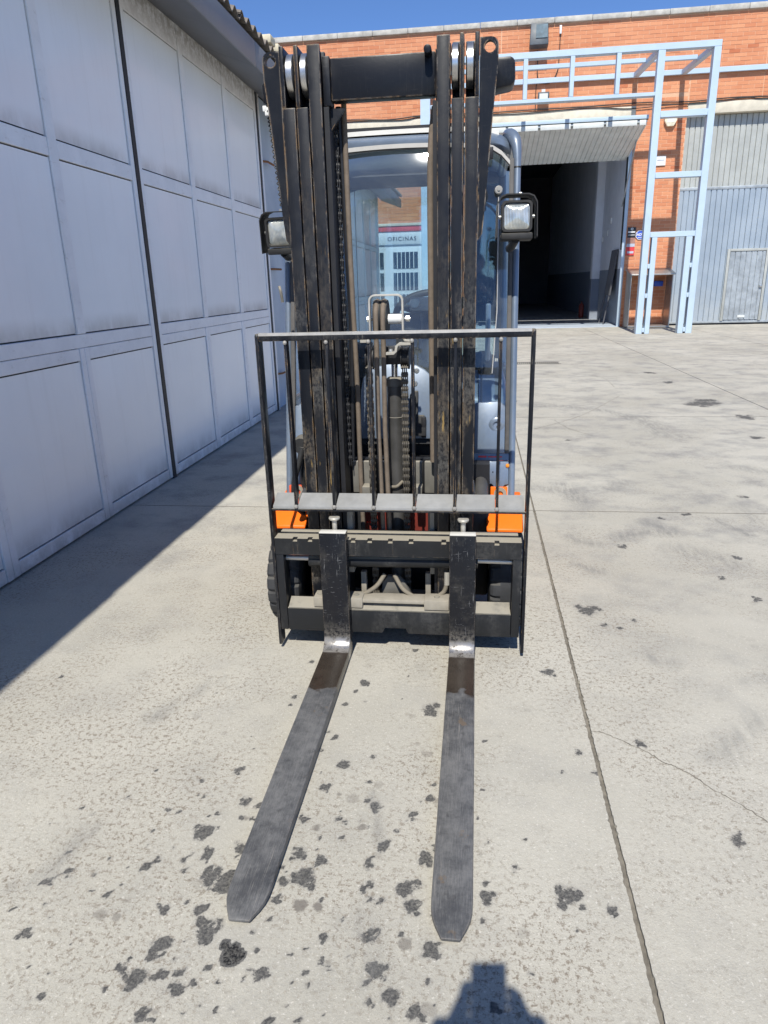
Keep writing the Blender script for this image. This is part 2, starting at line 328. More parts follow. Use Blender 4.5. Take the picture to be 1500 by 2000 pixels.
MAT['bluewall'] = m_bluewall()
MAT['rust'] = m_plain('rusty_steel', (0.22, 0.10, 0.045), 0.9, 0, 0.5, 60)

def m_brick():
    t = NT('orange_brick')
    oi = t.n.new('ShaderNodeObjectInfo')
    co = t.map((1/0.302, 1, 1/0.0955))
    cell = t.voro(1.0, t.map((0.9, 0.2, 2.9)), out='Color')
    at = t.n.new('ShaderNodeAttribute'); at.attribute_name = 'tone'
    c = t.mix(at.outputs['Fac'], (0.52, 0.185, 0.092), (0.65, 0.295, 0.155))
    c = t.mix(t.math('MULTIPLY', t.ramp(at.outputs['Fac'], 0.12, 0.04), 0.6), c, (0.44, 0.13, 0.06))
    big = t.ramp(t.noise(0.7, 5, 0.65), 0.35, 0.7); c = t.mix(t.math('MULTIPLY', big, 0.28), c, (0.78, 0.40, 0.23))
    n = t.noise(45, 5, 0.7); c = t.mix(t.math('MULTIPLY', t.ramp(n, 0.4, 0.7), 0.25), c, (0.52, 0.17, 0.08))
    t.bump(n, 0.3, 0.004)
    return t.fin(c, 0.9, 0, 0.25)
MAT['brick'] = m_brick()
MAT['mortar'] = m_plain('pale_mortar', (0.66, 0.39, 0.245), 0.95, 0, 0.12, 30, None, 0.4)
MAT['coping'] = m_plain('weathered_stone_coping', (0.44, 0.42, 0.375), 0.95, 0, 0.3, 6, None, 0.5)
MAT['lintel'] = m_plain('cream_concrete_lintel', (0.62, 0.565, 0.455), 0.9, 0, 0.14, 5, None, 0.2)
MAT['bluesteel'] = m_plain('pale_blue_steel_tube', (0.45, 0.555, 0.65), 0.5, 0, 0.05, 3)
MAT['gateup'] = m_plain('grey_ribbed_sheet', (0.40, 0.41, 0.385), 0.55, 0.1, 0.12, 3)
def m_gatelow():
    t = NT('blue_grey_ribbed_sheet')
    z = t.pos(2)
    c = t.mix(t.ramp(t.noise(1.1, 5, 0.6), 0.3, 0.7), (0.27, 0.325, 0.385), (0.34, 0.395, 0.45))
    k = t.math('MULTIPLY', t.ramp(z, 1.3, 0.1), t.ramp(t.noise(1.8, 5, 0.7), 0.25, 0.7)); c = t.mix(t.math('MULTIPLY', k, 0.7), c, (0.44, 0.45, 0.43))
    return t.fin(c, 0.5, 0.1)
MAT['gatelow'] = m_gatelow()
MAT['galv'] = m_plain('galvanised_sheet', (0.34, 0.37, 0.39), 0.5, 0.3, 0.25, 6)
MAT['whitetrim'] = m_plain('white_lip_trim', (0.60, 0.62, 0.60), 0.6, 0, 0.1, 6)
MAT['doorunder'] = m_plain('tilt_door_sheet', (0.66, 0.70, 0.71), 0.5, 0.0, 0.12, 3)
MAT['intwhite'] = m_plain('interior_white_wall', (0.72, 0.74, 0.78), 0.8, 0, 0.08, 2)
MAT['intgrey'] = m_plain('interior_grey_dado', (0.24, 0.27, 0.32), 0.7, 0, 0.08, 2)
MAT['intfloor'] = m_plain('hall_floor_concrete', (0.30, 0.30, 0.30), 0.5, 0, 0.12, 2)
MAT['intdark'] = m_plain('interior_dark', (0.10, 0.10, 0.11), 0.9, 0, 0.2, 1)
MAT['stainless'] = m_plain('brushed_steel', (0.42, 0.40, 0.37), 0.4, 0.7, 0.15, 20)
MAT['cable'] = m_plain('black_cable', (0.02, 0.02, 0.02), 0.6)
MAT['signblack'] = m_plain('sign_black', (0.02, 0.02, 0.022), 0.4)
MAT['signbrown'] = m_plain('sign_faded', (0.33, 0.17, 0.13), 0.6)
MAT['signgrey'] = m_plain('sign_grey', (0.42, 0.45, 0.52), 0.5)
MAT['signred'] = m_plain('sign_red', (0.62, 0.045, 0.05), 0.5)
MAT['signblue'] = m_plain('sign_blue', (0.03, 0.09, 0.50), 0.4)
MAT['alarm'] = m_plain('cream_alarm_case', (0.78, 0.72, 0.55), 0.5)
MAT['officewhite'] = m_plain('office_white_paint', (0.66, 0.70, 0.74), 0.6, 0, 0.05, 2)
MAT['officered'] = m_plain('office_red_frame', (0.62, 0.06, 0.085), 0.5)
MAT['lettergrey'] = m_plain('grey_letters', (0.10, 0.11, 0.13), 0.5)
MAT['winglass'] = m_plain('dark_window_glass', (0.06, 0.085, 0.12), 0.12, 0, 0.3, 1)
MAT['floodglass'] = m_plain('floodlight_glass', (0.13, 0.18, 0.21), 0.5, 0.0, 0.3, 8, None, 0.0, 0.1)
MAT['floodcase'] = m_plain('floodlight_case', (0.06, 0.075, 0.09), 0.5)
MAT['skin'] = m_plain('skin', (0.52, 0.30, 0.21), 0.55, 0, 0.08, 10)
MAT['shirt'] = m_plain('dark_shirt_cloth', (0.05, 0.06, 0.09), 0.9, 0, 0.15, 30)
MAT['trouser'] = m_plain('trouser_cloth', (0.06, 0.065, 0.075), 0.9, 0, 0.15, 30)
MAT['hair'] = m_plain('dark_hair', (0.03, 0.02, 0.015), 0.7, 0, 0.3, 60)
MAT['phone'] = m_plain('phone_body', (0.02, 0.02, 0.022), 0.25)
MAT['grate'] = m_plain('drain_grate_steel', (0.16, 0.155, 0.145), 0.7, 0.3, 0.3, 20)
MAT['sill'] = m_plain('pale_blue_sill_paint', (0.42, 0.47, 0.53), 0.7, 0, 0.1, 3)

# ------------------------------------------------------------------ mesh helpers
class MB:
    def __init__(s): s.v = []; s.f = []
    def add(s, vs, fs):
        o = len(s.v); s.v += [tuple(p) for p in vs]; s.f += [tuple(i+o for i in f) for f in fs]; return s
    def box(s, x0, x1, y0, y1, z0, z1):
        vs = [(x0,y0,z0),(x1,y0,z0),(x1,y1,z0),(x0,y1,z0),(x0,y0,z1),(x1,y0,z1),(x1,y1,z1),(x0,y1,z1)]
        return s.add(vs, [(0,3,2,1),(4,5,6,7),(0,1,5,4),(1,2,6,5),(2,3,7,6),(3,0,4,7)])
    def hexa(s, b, t):      # bottom 4, top 4 (counter-clockwise seen from above)
        return s.add(list(b)+list(t), [(0,3,2,1),(4,5,6,7),(0,1,5,4),(1,2,6,5),(2,3,7,6),(3,0,4,7)])
    def prism(s, poly, ax, a0, a1):
        """poly: 2-D outline; ax 'x','y','z' = extrusion axis; a0/a1 numbers or callables of (u,v)"""
        n = len(poly)
        def P(u, v, a):
            a = a(u, v) if callable(a) else a
            return {'x': (a, u, v), 'y': (u, a, v), 'z': (u, v, a)}[ax]
        vs = [P(u, v, a0) for u, v in poly]+[P(u, v, a1) for u, v in poly]
        fs = [tuple(range(n-1, -1, -1)), tuple(range(n, 2*n))]+[(i, (i+1) % n, n+(i+1) % n, n+i) for i in range(n)]
        return s.add(vs, fs)
    def tube(s, pts, r, n=10, cap=True, flat=None):
        pts = [Vector(p) for p in pts]; rings = []; N = len(pts)
        rr = r if isinstance(r, (list, tuple)) else [r]*N
        up = None
        for i, p in enumerate(pts):
            t = ((pts[min(i+1, N-1)]-p).normalized()+(p-pts[max(i-1, 0)]).normalized()).normalized()
            if up is None:
                up = Vector((0, 0, 1)) if abs(t.z) < 0.9 else Vector((1, 0, 0))
            a = t.cross(up)
            if a.length < 1e-4: a = t.cross(Vector((0, 1, 0)))
            a.normalize(); b = a.cross(t).normalized(); up = b
            rings.append([p+(a*math.cos(2*math.pi*k/n)+b*math.sin(2*math.pi*k/n))*rr[i] for k in range(n)])
        vs = [q for g in rings for q in g]; fs = []
        for i in range(N-1):
            for k in range(n): fs.append((i*n+k, i*n+(k+1) % n, (i+1)*n+(k+1) % n, (i+1)*n+k))
        if cap: fs += [tuple(range(n-1, -1, -1)), tuple((N-1)*n+k for k in range(n))]
        return s.add(vs, fs)
    def cyl(s, p0, p1, r, n=20, r1=None):
        return s.tube([p0, p1], [r, r if r1 is None else r1], n)
    def lathe(s, prof, c, ax='x', n=40):
        """prof: list of (radius, offset along ax)"""
        vs = []; m = len(prof)
        for k in range(n):
            a = 2*math.pi*k/n; ca, sa = math.cos(a), math.sin(a)
            for r, h in prof:
                d = {'x': (h, r*ca, r*sa), 'y': (r*ca, h, r*sa), 'z': (r*ca, r*sa, h)}[ax]
                vs.append((c[0]+d[0], c[1]+d[1], c[2]+d[2]))
        fs = []
        for k in range(n):
            k2 = (k+1) % n
            for i in range(m-1): fs.append((k*m+i, k*m+i+1, k2*m+i+1, k2*m+i))
        return s.add(vs, fs)
    def mesh(s, name, bevel=0.0, seg=2, smooth=True, ang=38):
        bm = bmesh.new()
        bv = [bm.verts.new(p) for p in s.v]
        for f in s.f:
            try: bm.faces.new([bv[i] for i in f])
            except ValueError: pass
        bmesh.ops.recalc_face_normals(bm, faces=bm.faces)
        if bevel > 0:
            es = [e for e in bm.edges if len(e.link_faces) == 2 and e.calc_face_angle(0) > R(30)]
            bmesh.ops.bevel(bm, geom=es, offset=bevel, segments=seg, affect='EDGES', clamp_overlap=True, profile=0.5)
        me = bpy.data.meshes.new(name); bm.to_mesh(me); bm.free()
        if smooth:
            me.shade_smooth(); me.set_sharp_from_angle(angle=R(ang))
        return me
    def build(s, name, mat, parent=None, bevel=0.0, seg=2, smooth=True, ang=38):
        me = s.mesh(name, bevel, seg, smooth, ang); return put(name, me, mat, parent)
def put(name, me, mat, parent=None):
    if mat is not None and not me.materials: me.materials.append(MAT[mat] if isinstance(mat, str) else mat)
    o = bpy.data.objects.new(name, me); COL.objects.link(o)
    if parent is not None: attach(o, parent)
    return o
def wmat(o):
    return (wmat(o.parent) @ o.matrix_parent_inverse @ o.matrix_basis) if o.parent else o.matrix_basis.copy()
def attach(o, parent):
    o.parent = parent; o.matrix_parent_inverse = wmat(parent).inverted()
def thing(name, loc, label, cat, group=None):
    o = bpy.data.objects.new(name, None); COL.objects.link(o); o.location = loc; o.empty_display_size = 0.1
    o.matrix_basis = Matrix.Translation(loc)
    return tag(o, label, cat, group)
def tag(o, label, cat, group=None):
    o['label'] = label; o['category'] = cat
    if group: o['group'] = group
    return o
def struct(o): o['kind'] = 'structure'; return o
def arc(cx, cy, r, a0, a1, n=6):
    return [(cx+r*math.cos(R(a0+(a1-a0)*i/n)), cy+r*math.sin(R(a0+(a1-a0)*i/n))) for i in range(n+1)]
def rrect(x0, x1, y0, y1, r, n=4):
    return arc(x1-r, y1-r, r, 0, 90, n)+arc(x0+r, y1-r, r, 90, 180, n)+arc(x0+r, y0+r, r, 180, 270, n)+arc(x1-r, y0+r, r, 270, 360, n)
def smooth_path(pts, n=6):
    """Catmull-Rom through points"""
    P = [Vector(p) for p in pts]; P = [P[0]*2-P[1]]+P+[P[-1]*2-P[-2]]; out = []
    for i in range(1, len(P)-2):
        for k in range(n):
            t = k/n; a, b, c, d = P[i-1], P[i], P[i+1], P[i+2]
            out.append(0.5*((2*b)+(c-a)*t+(2*a-5*b+4*c-d)*t*t+(3*b-a-3*c+d)*t**3))
    out.append(P[-2]); return out
def plate_with_hole(outline, hc, hr, y0, y1, n=20):
    """flat plate in XZ with a round hole, thickness along Y"""
    bm = bmesh.new()
    a = [bm.verts.new((x, y0, z)) for x, z in outline]
    b = [bm.verts.new((hc[0]+hr*math.cos(2*math.pi*k/n), y0, hc[1]+hr*math.sin(2*math.pi*k/n))) for k in range(n)]
    es = [bm.edges.new((a[i], a[(i+1) % len(a)])) for i in range(len(a))]+[bm.edges.new((b[i], b[(i+1) % n])) for i in range(n)]
    bmesh.ops.triangle_fill(bm, use_beauty=True, use_dissolve=False, edges=es)
    g = bmesh.ops.extrude_face_region(bm, geom=list(bm.faces))
    for v in [e for e in g['geom'] if isinstance(e, bmesh.types.BMVert)]: v.co.y = y1
    bmesh.ops.recalc_face_normals(bm, faces=bm.faces)
    me = bpy.data.meshes.new('plate'); bm.to_mesh(me); bm.free(); return me

# ------------------------------------------------------------------ ground: dirt sheet and concrete slabs
gm = MB(); gm.add([(-400,-400,-0.011),(400,-400,-0.011),(400,400,-0.011),(-400,400,-0.011)], [(0,1,2,3)])
ground = struct(gm.build('ground', 'dirt'))
STAINS = [(-0.728,1.473,0.0255,0.0324,1.0),(-0.683,1.399,0.018,0.0221,1.0),(-0.646,1.324,0.0297,0.0348,1.0),(-0.604,1.309,0.0309,0.0359,1.5),(-0.64,1.225,0.0207,0.0231,1.0),(-0.729,1.216,0.0149,0.0165,1.0),(-0.601,1.173,0.0322,0.0345,1.0),(-0.697,1.127,0.0246,0.0257,1.0),(-0.523,1.119,0.0289,0.03,2.4),(-0.714,1.047,0.0302,0.0299,1.0),(-0.758,1.064,0.0136,0.0138,1.0),(-0.663,1.06,0.0135,0.0136,1.0),(-0.627,1.067,0.0121,0.0123,1.0),(-0.612,1.03,0.021,0.0207,1.0),(-0.665,0.968,0.0191,0.018,1.0),(-0.585,1.05,0.0093,0.0094,1.0),(-0.68,1.246,0.009,0.0102,1.0),(-0.442,1.082,0.0174,0.0178,1.0),(-0.393,1.136,0.0082,0.0088,1.0),(-0.349,1.096,0.0093,0.0097,1.0),(-0.443,1.425,0.0211,0.0263,1.0),(-0.382,1.41,0.0176,0.0219,1.0),(-0.412,1.347,0.0295,0.0351,1.0),(-0.459,1.328,0.0154,0.0183,1.0),(-0.228,1.467,0.0195,0.025,1.0),(-0.252,1.403,0.0157,0.0196,1.0),(-0.243,1.341,0.0107,0.0128,1.0),(-0.151,1.341,0.0241,0.0289,1.0),(-0.134,1.288,0.0234,0.0272,1.0),(-0.222,1.2,0.0253,0.0278,1.0),(-0.327,1.185,0.0141,0.0154,1.0),(-0.196,1.116,0.0213,0.0223,1.0),(-0.215,1.086,0.0092,0.0095,1.0),(-0.156,1.061,0.0243,0.0246,1.0),(-0.2,1.047,0.014,0.0141,1.0),(-0.106,1.034,0.0188,0.0187,1.0),(-0.08,1.176,0.0218,0.0238,1.0),(0.045,1.333,0.0207,0.0248,1.0),(0.037,1.268,0.0085,0.0099,1.0),(-0.082,1.107,0.0078,0.0083,1.0),(0.041,1.374,0.0091,0.0112,1.0),(0.222,1.356,0.0103,0.0126,1.0),(-0.34,1.489,0.0083,0.0108,1.0),(-0.104,1.438,0.019,0.024,1.0),(-0.464,1.22,0.0073,0.0082,1.0),(-0.464,1.275,0.0135,0.0156,1.0),(-0.884,1.248,0.0107,0.0121,1.0),(-0.781,1.411,0.0066,0.0082,1.0),(-0.855,1.411,0.005,0.0062,1.0),(-0.739,1.37,0.0113,0.0137,1.0),(-0.726,1.392,0.0082,0.01,1.0),(-0.829,1.345,0.0145,0.0173,1.0),(-0.603,1.425,0.0197,0.0245,1.0),(0.057,1.061,0.0125,0.0128,1.0),(0.137,1.148,0.0066,0.0071,1.0),(0.149,1.531,0.0065,0.0087,1.0),(-0.397,0.987,0.0113,0.0109,1.0),(-0.343,0.99,0.0062,0.0061,1.0),(-0.516,0.994,0.0076,0.0074,1.0),(-0.532,1.056,0.0066,0.0067,1.0),(-0.688,1.14,0.0142,0.015,1.0),(-0.748,1.088,0.0097,0.0099,1.0),(-0.555,0.999,0.0064,0.0062,1.0),(-0.158,1.019,0.005,0.005,1.0),(-0.141,2.108,0.031,0.0527,1.0),(-0.395,2.253,0.0208,0.0373,1.0),(-0.42,2.198,0.0102,0.018,1.0),(-0.442,2.113,0.0113,0.0193,1.0),(-0.377,2.131,0.0071,0.0123,1.0),(-0.441,1.923,0.0131,0.0208,1.0),(-0.393,1.787,0.0197,0.0294,1.0),(-0.305,1.829,0.01,0.0153,1.0),(-0.429,1.676,0.0165,0.0234,1.0),(-0.712,1.729,0.0173,0.0249,1.0),(-0.637,2.14,0.013,0.0224,1.0),(-0.639,2.09,0.0099,0.0168,1.0),(-0.644,1.596,0.0185,0.0251,1.0),(-0.605,1.584,0.0114,0.0155,1.0),(-0.458,1.543,0.0155,0.0207,1.0),(-0.637,1.537,0.0101,0.0134,1.0),(-0.266,1.616,0.0198,0.0273,1.0),(-0.161,1.587,0.0144,0.0196,1.0),(-0.11,1.664,0.0148,0.0211,1.0),(-0.102,1.724,0.0082,0.012,1.0),(-0.135,1.645,0.0057,0.008,1.0),(-0.227,2.512,0.0112,0.0223,1.0),(-0.238,2.319,0.006,0.0112,1.0),(-0.244,2.161,0.0043,0.0075,1.0),(-0.628,2.394,0.0142,0.0269,1.0),(0.038,1.715,0.0069,0.0102,1.0),(0.046,1.946,0.0077,0.0124,1.0),(0.026,1.598,0.0055,0.0076,1.0),(-0.472,1.848,0.0076,0.0118,1.0),(-0.453,1.744,0.0073,0.0107,1.0),(-0.341,1.488,0.0064,0.0084,1.0),(-0.687,1.491,0.0077,0.01,1.0),(-1.051,2.648,0.0088,0.018,1.0),(0.244,1.358,0.0294,0.0356,1),(0.29,2.392,0.0289,0.0549,0.9),(0.521,2.931,0.0542,0.1211,0.75),(0.565,2.791,0.0173,0.0379,0.9),(0.625,2.772,0.0171,0.0374,0.9),(0.337,1.324,0.0167,0.02,1),(0.34,1.912,0.0159,0.0254,0.8),(0.38,1.819,0.0122,0.0188,0.8),(0.704,1.584,0.0238,0.0329,0.7),(0.541,1.982,0.0194,0.0319,0.7),(-1.581,2.201,0.0102,0.0177,1.2),(0.821,3.752,0.025,0.071,0.9),(1.792,4.749,0.033,0.1174,0.9),(1.148,4.266,0.0246,0.0789,0.8),(2.562,6.627,0.0617,0.2972,0.8),(2.65,8.525,0.2131,1.1853,0.75),(2.8,7.642,0.1104,0.5918,0.8),(2.687,11.432,0.1051,0.8275,0.8),(2.694,10.319,0.0949,0.6822,0.8),(1.321,4.344,0.031,0.101,0.7),(-1.214,4.226,0.0681,0.2018,0.6),(1.382,3.618,0.0261,0.0724,0.8),(0.704,2.849,0.0153,0.0342,0.8),(1.302,3.11,0.0228,0.0554,0.7),(1.218,3.339,0.022,0.0569,0.7),(0.863,6.509,0.037,0.1728,0.8)]
SMEARS = [([(0.601,8.396),(1.042,8.383),(1.4,8.137),(1.622,7.803),(1.762,7.217),(1.758,6.713)],0.16,0.8),([(0.547,7.046),(0.808,7.089),(1.078,6.958)],0.08,0.5),([(1.692,7.698),(1.783,7.308),(1.765,6.873)],0.2,0.7),([(1.45,4.258),(1.51,4.132),(1.566,3.984)],0.05,0.9),([(1.699,4.55),(1.682,4.204)],0.1,0.5),([(0.641,5.007),(0.7,4.624)],0.13,0.9),([(0.508,4.912),(0.56,4.826)],0.1,0.7),([(0.934,4.927),(1.08,5.069)],0.12,0.7),([(0.571,3.872),(0.656,3.792)],0.09,0.7),([(0.547,3.477),(0.639,3.39)],0.07,0.8),([(0.84,3.915),(1.037,4.015),(1.158,3.991)],0.1,0.8),([(1.111,3.737),(1.329,3.573)],0.14,0.6),([(1.052,4.173),(1.165,4.022)],0.1,0.7),([(1.968,5.545),(2.148,5.444)],0.13,0.6),([(0.702,2.538),(0.759,2.502)],0.08,0.6),([(1.883,6.713),(1.97,6.636)],0.12,0.6),([(4.758,15.195),(5.447,14.348)],0.4,0.5),([(-1.078,1.271),(-1.039,1.451)],0.05,0.6),([(-1.101,1.978),(-0.967,2.222)],0.06,0.5),([(-0.254,1.235),(-0.211,1.111)],0.08,0.5),([(-0.278,1.667),(-0.24,1.491)],0.03,0.5),([(-1.505,3.863),(-1.44,3.961)],0.1,0.5),([(0.758,1.926),(0.961,2.159)],0.08,0.5)]
CRACKS = [[(0.397,2.029),(0.436,2.022),(0.486,1.985),(0.547,1.936),(0.597,1.886),(0.641,1.855),(0.7,1.781),(0.742,1.738),(0.808,1.657)],[(0.833,7.51),(0.939,7.045),(1.108,6.711)],[(0.598,7.046),(0.831,7.317),(1.112,7.708),(1.399,8.253),(1.818,9.145)],[(1.893,9.913),(1.906,10.823),(1.742,11.248)]]
_sr = random.Random(21)
for _k in range(170):                                              # fine drips thrown around the fork tips
    _r = abs(_sr.gauss(0, 0.0055))+0.0035
    STAINS.append((_sr.gauss(-0.50, 0.33), _sr.gauss(1.28, 0.30), _r, _r*_sr.uniform(0.8, 1.3), _sr.uniform(0.55, 1.0)))
def seg_dist(X, Y, a, b):
    ax, ay = a; bx, by = b; dx, dy = bx-ax, by-ay; L = dx*dx+dy*dy+1e-9
    t = np.clip(((X-ax)*dx+(Y-ay)*dy)/L, 0, 1); return np.hypot(X-ax-t*dx, Y-ay-t*dy)
def slab(x0, x1, y0, y1, step):
    g = 0.0055; gy = 0.0018
    x0 += g; x1 -= g; y0 += gy; y1 -= gy
    nx = max(2, int((x1-x0)/step)+1); ny = max(2, int((y1-y0)/step)+1)
    xs = np.linspace(x0, x1, nx); ys = np.linspace(y0, y1, ny)
    X, Y = np.meshgrid(xs, ys); X = X.ravel(); Y = Y.ravel()
    st = np.zeros_like(X); sm = np.zeros_like(X)
    if step < 0.02:                                                 # slightly chipped slab edges along the open joint
        jr = np.random.default_rng(int(abs(x0)*100)+3); e = np.abs(jr.normal(0, 0.0016, ny)); e += np.where(jr.random(ny) > 0.96, jr.random(ny)*0.006, 0)
        X[::nx] += e; X[nx-1::nx] -= np.roll(e, 17)
    if step < 0.2:
        for (cx, cy, rx, ry, d) in STAINS:
            if x0-0.5 < cx < x1+0.5 and y0-0.5 < cy < y1+0.5:
                ry = min(ry, 1.25*rx); v_ = np.zeros_like(X); lr = random.Random(int(cx*1e4)*7+int(cy*1e4))
                for (ox, oy, k_) in [(0, 0, 0.76)]+[(lr.uniform(-0.9, 0.9), lr.uniform(-0.9, 0.9), lr.uniform(0.22, 0.48)) for _ in range(6)]:
                    q = np.hypot((X-cx-ox*rx)/(rx*1.25*k_), (Y-cy-oy*ry)/(ry*1.25*k_)); v_ = np.maximum(v_, np.clip(1.3-q, 0, 1.0))
                v_ = v_*(0.40+0.60*min(d, 1)); st = np.maximum(st, v_+np.clip((v_-0.25)*3, 0, 1)*max(0, d-1))
        for (pl, wd, k) in SMEARS:
            for a, b in zip(pl[:-1], pl[1:]):
                sm = np.maximum(sm, np.clip(1.0-seg_dist(X, Y, a, b)/wd, 0, 1)*k)
    sp = np.exp(-(((X+0.42)/0.60)**2+((Y-1.3)/0.70)**2))*1.5+0.22
    wo = np.clip((Y-2.6+np.clip(X, 0, 3)*0.7)/2.6, 0, 1)
    V = np.column_stack([X, Y, np.zeros_like(X)])
    idx = np.arange(nx*ny).reshape(ny, nx)
    F = np.stack([idx[:-1, :-1], idx[:-1, 1:], idx[1:, 1:], idx[1:, :-1]], -1).reshape(-1, 4)
    # skirt down to the dirt, so the joint is a real groove
    rim = np.concatenate([idx[0, :], idx[1:, -1], idx[-1, -2::-1], idx[-2:0:-1, 0]])
    base = len(V); low = V[rim].copy(); low[:, 2] = -0.03
    V = np.vstack([V, low]); n = len(rim)
    SK = np.column_stack([rim, base+np.arange(n), base+(np.arange(n)+1) % n, np.roll(rim, -1)])
    F = np.vstack([F, SK])
    me = bpy.data.meshes.new('concrete_slab')
    me.vertices.add(len(V)); me.vertices.foreach_set('co', V.ravel())
    me.loops.add(F.size); me.loops.foreach_set('vertex_index', F.ravel().astype(np.int32))
    me.polygons.add(len(F)); me.polygons.foreach_set('loop_start', np.arange(0, F.size, 4, dtype=np.int32))
    me.update(calc_edges=True); me.shade_flat()
    for nm, arr in (('stain', st), ('smear', sm), ('spatter', sp), ('worn', wo)):
        a = me.attributes.new(nm, 'FLOAT', 'POINT'); a.data.foreach_set('value', np.concatenate([arr, arr[rim]]).astype(np.float32))
    return put('concrete_slab', me, 'concrete', ground)
XL = [-2.42]+[0.39+2.81*k for k in range(14)]
YL = [-19.1, -15.75, -12.4, -9.05, -5.7, -2.4, 0.62, 4.38, 7.68, 11.05, 14.4, 17.7, 20.9, 24.2]
for i in range(len(XL)-1):
    for j in range(len(YL)-1):
        near = (i <= 1 and 0.6 < YL[j] < 4.3); far = (i <= 2 and 4 < YL[j] < 15)
        slab(XL[i], XL[i+1], YL[j], YL[j+1], 0.009 if near else (0.035 if far else 2.0))
for yj in YL[3:12]:
    MB().add([(-2.42, yj-0.0035, 0.0012), (9.0, yj-0.0035, 0.0012), (9.0, yj+0.0035, 0.0012), (-2.42, yj+0.0035, 0.0012)], [(0, 1, 2, 3)]).build('joint_filler', 'dirt', ground, smooth=False)
for pl in CRACKS:                                                  # hairline cracks filled with dirt, slightly ragged ribbons
    pts = smooth_path([(x, y, 0) for x, y in pl], 7); m = MB(); vs = []
    wdt = 0.0022 if pl[0][1] < 3 else 0.0035
    for k, p in enumerate(pts):
        j = Vector((random.uniform(-1, 1), random.uniform(-1, 1), 0))*wdt*1.6
        t = (pts[min(k+1, len(pts)-1)]-pts[max(k-1, 0)]).normalized(); nn = Vector((-t.y, t.x, 0)); w_ = wdt*random.uniform(0.35, 1.1)
        vs += [p+j+nn*w_+Vector((0, 0, 0.0012)), p+j-nn*w_+Vector((0, 0, 0.0012))]
    m.add(vs, [(2*k, 2*k+1, 2*k+3, 2*k+2) for k in range(len(pts)-1)])
    m.build('crack', 'dirt', ground, smooth=False)

# ------------------------------------------------------------------ left: shed with white sheet doors and a boxed eave
XW = -2.36
shed = thing('workshop_shed', (XW, 6, 0), 'long shed with white panelled metal doors and grey boxed eave', 'shed')
def bar(m, x0, x1, y0, y1, z0, z1): m.box(x0, x1, y0, y1, z0, z1)
def door_leaf(y0, y1, n=3):
    leaf = MB().box(XW-0.06, XW-0.020, y0, y1, 0.012, 3.398).build('door_leaf', 'darkseal', shed)
    w = (y1-y0)/n; fr = 0.055
    edges = [y0+w*k for k in range(n+1)]
    # stiles
    st_edges = [(y0, y0+0.055)]+[(e-fr, e+fr) for e in edges[1:-1]]+[(y1-0.055, y1)]
    for a, b in st_edges:
        if b-a > 0.08:      # two profiles side by side with a seam below the waist rail
            c = (a+b)/2
            MB().box(XW-0.03, XW, a, c-0.0015, 0.012, 1.10).build('stile', 'rail', leaf, 0.003, 1)
            MB().box(XW-0.03, XW-0.001, c+0.0015, b, 0.012, 1.10).build('stile', 'rail', leaf, 0.003, 1)
            MB().box(XW-0.03, XW, a+0.01, b-0.01, 1.182, 3.398).build('stile', 'rail', leaf, 0.003, 1)
        else:
            MB().box(XW-0.03, XW, a, b, 0.012, 3.398).build('stile', 'rail', leaf, 0.003, 1)
    for z0, z1 in ((0.012, 0.088), (1.028, 1.0985), (1.1015, 1.180), (2.145, 2.24), (3.21, 3.398)):
        if abs(z0-1.1015) < 1e-4:
            MB().box(XW-0.03, XW-0.0025, y0+0.0565, y1-0.0565, z0, z1).build('rail', 'rail', leaf, 0.003, 1); continue
        for k in range(n):
            a = st_edges[k][1]-(0.01 if z0 > 1.09 else 0); b = st_edges[k+1][0]+(0.01 if z0 > 1.09 else 0)
            MB().box(XW-0.03, XW-0.003, a+0.0015, b-0.0015, z0, z1).build('rail', 'rail', leaf, 0.003, 1)
    for z0, z1 in ((0.092, 1.024), (1.184, 2.141), (2.244, 3.206)):
        for k in range(n):
            a = st_edges[k][1]; b = st_edges[k+1][0]; ga = 0.004
            if z0 > 1: a -= 0.01 if k else 0; b += 0.01 if k < n-1 else 0
            # slightly dished sheet
            m = MB(); nx, nz = 7, 7; vs = []
            amp = random.uniform(0.0015, 0.004); 
            for q in range(nz+1):
                for p in range(nx+1):
                    u, v = p/nx, q/nz
                    vs.append((XW-0.010+amp*math.sin(math.pi*u)*math.sin(math.pi*v), a+ga+(b-a-2*ga)*u, z0+ga+(z1-z0-2*ga)*v))
            fs = [(q*(nx+1)+p, q*(nx+1)+p+1, (q+1)*(nx+1)+p+1, (q+1)*(nx+1)+p) for q in range(nz) for p in range(nx)]
            m.add(vs, fs).build('panel', 'panel', leaf)
    return leaf
ys = -13.31
for k in range(7):
    door_leaf(ys+3.07*k+0.03, ys+3.07*(k+1)-0.03)
    if k < 6 or True:
        MB().box(XW-0.05, XW+0.004, ys+3.07*(k+1)-0.027, ys+3.07*(k+1)+0.027, 0.0, 3.39).build('door_seal', 'darkseal', shed)
YE = ys+3.07*7                                                      # 8.18
MB().box(XW-0.05, XW+0.01, YE+0.03, YE+0.075, 0, 3.39).build('door_jamb', 'rail', shed, 0.003)
MB().box(XW-0.12, XW-0.05, YE+0.075, YE+0.15, 0, 3.39).build('hinge_post', 'darkseal', shed)
MB().box(XW-0.12, XW-0.03, YE+0.15, 11.40, 0, 3.39).build('sheet_wall', 'bluewall', shed)
door_leaf(11.44, 14.46); MB().box(XW-0.05, XW+0.004, 14.463, 14.517, 0, 3.39).build('door_seal', 'darkseal', shed); door_leaf(14.52, 17.54)
MB().box(XW-0.12, XW+0.02, 17.55, 17.75, 0, 3.39).build('corner_post', 'rail', shed, 0.006)
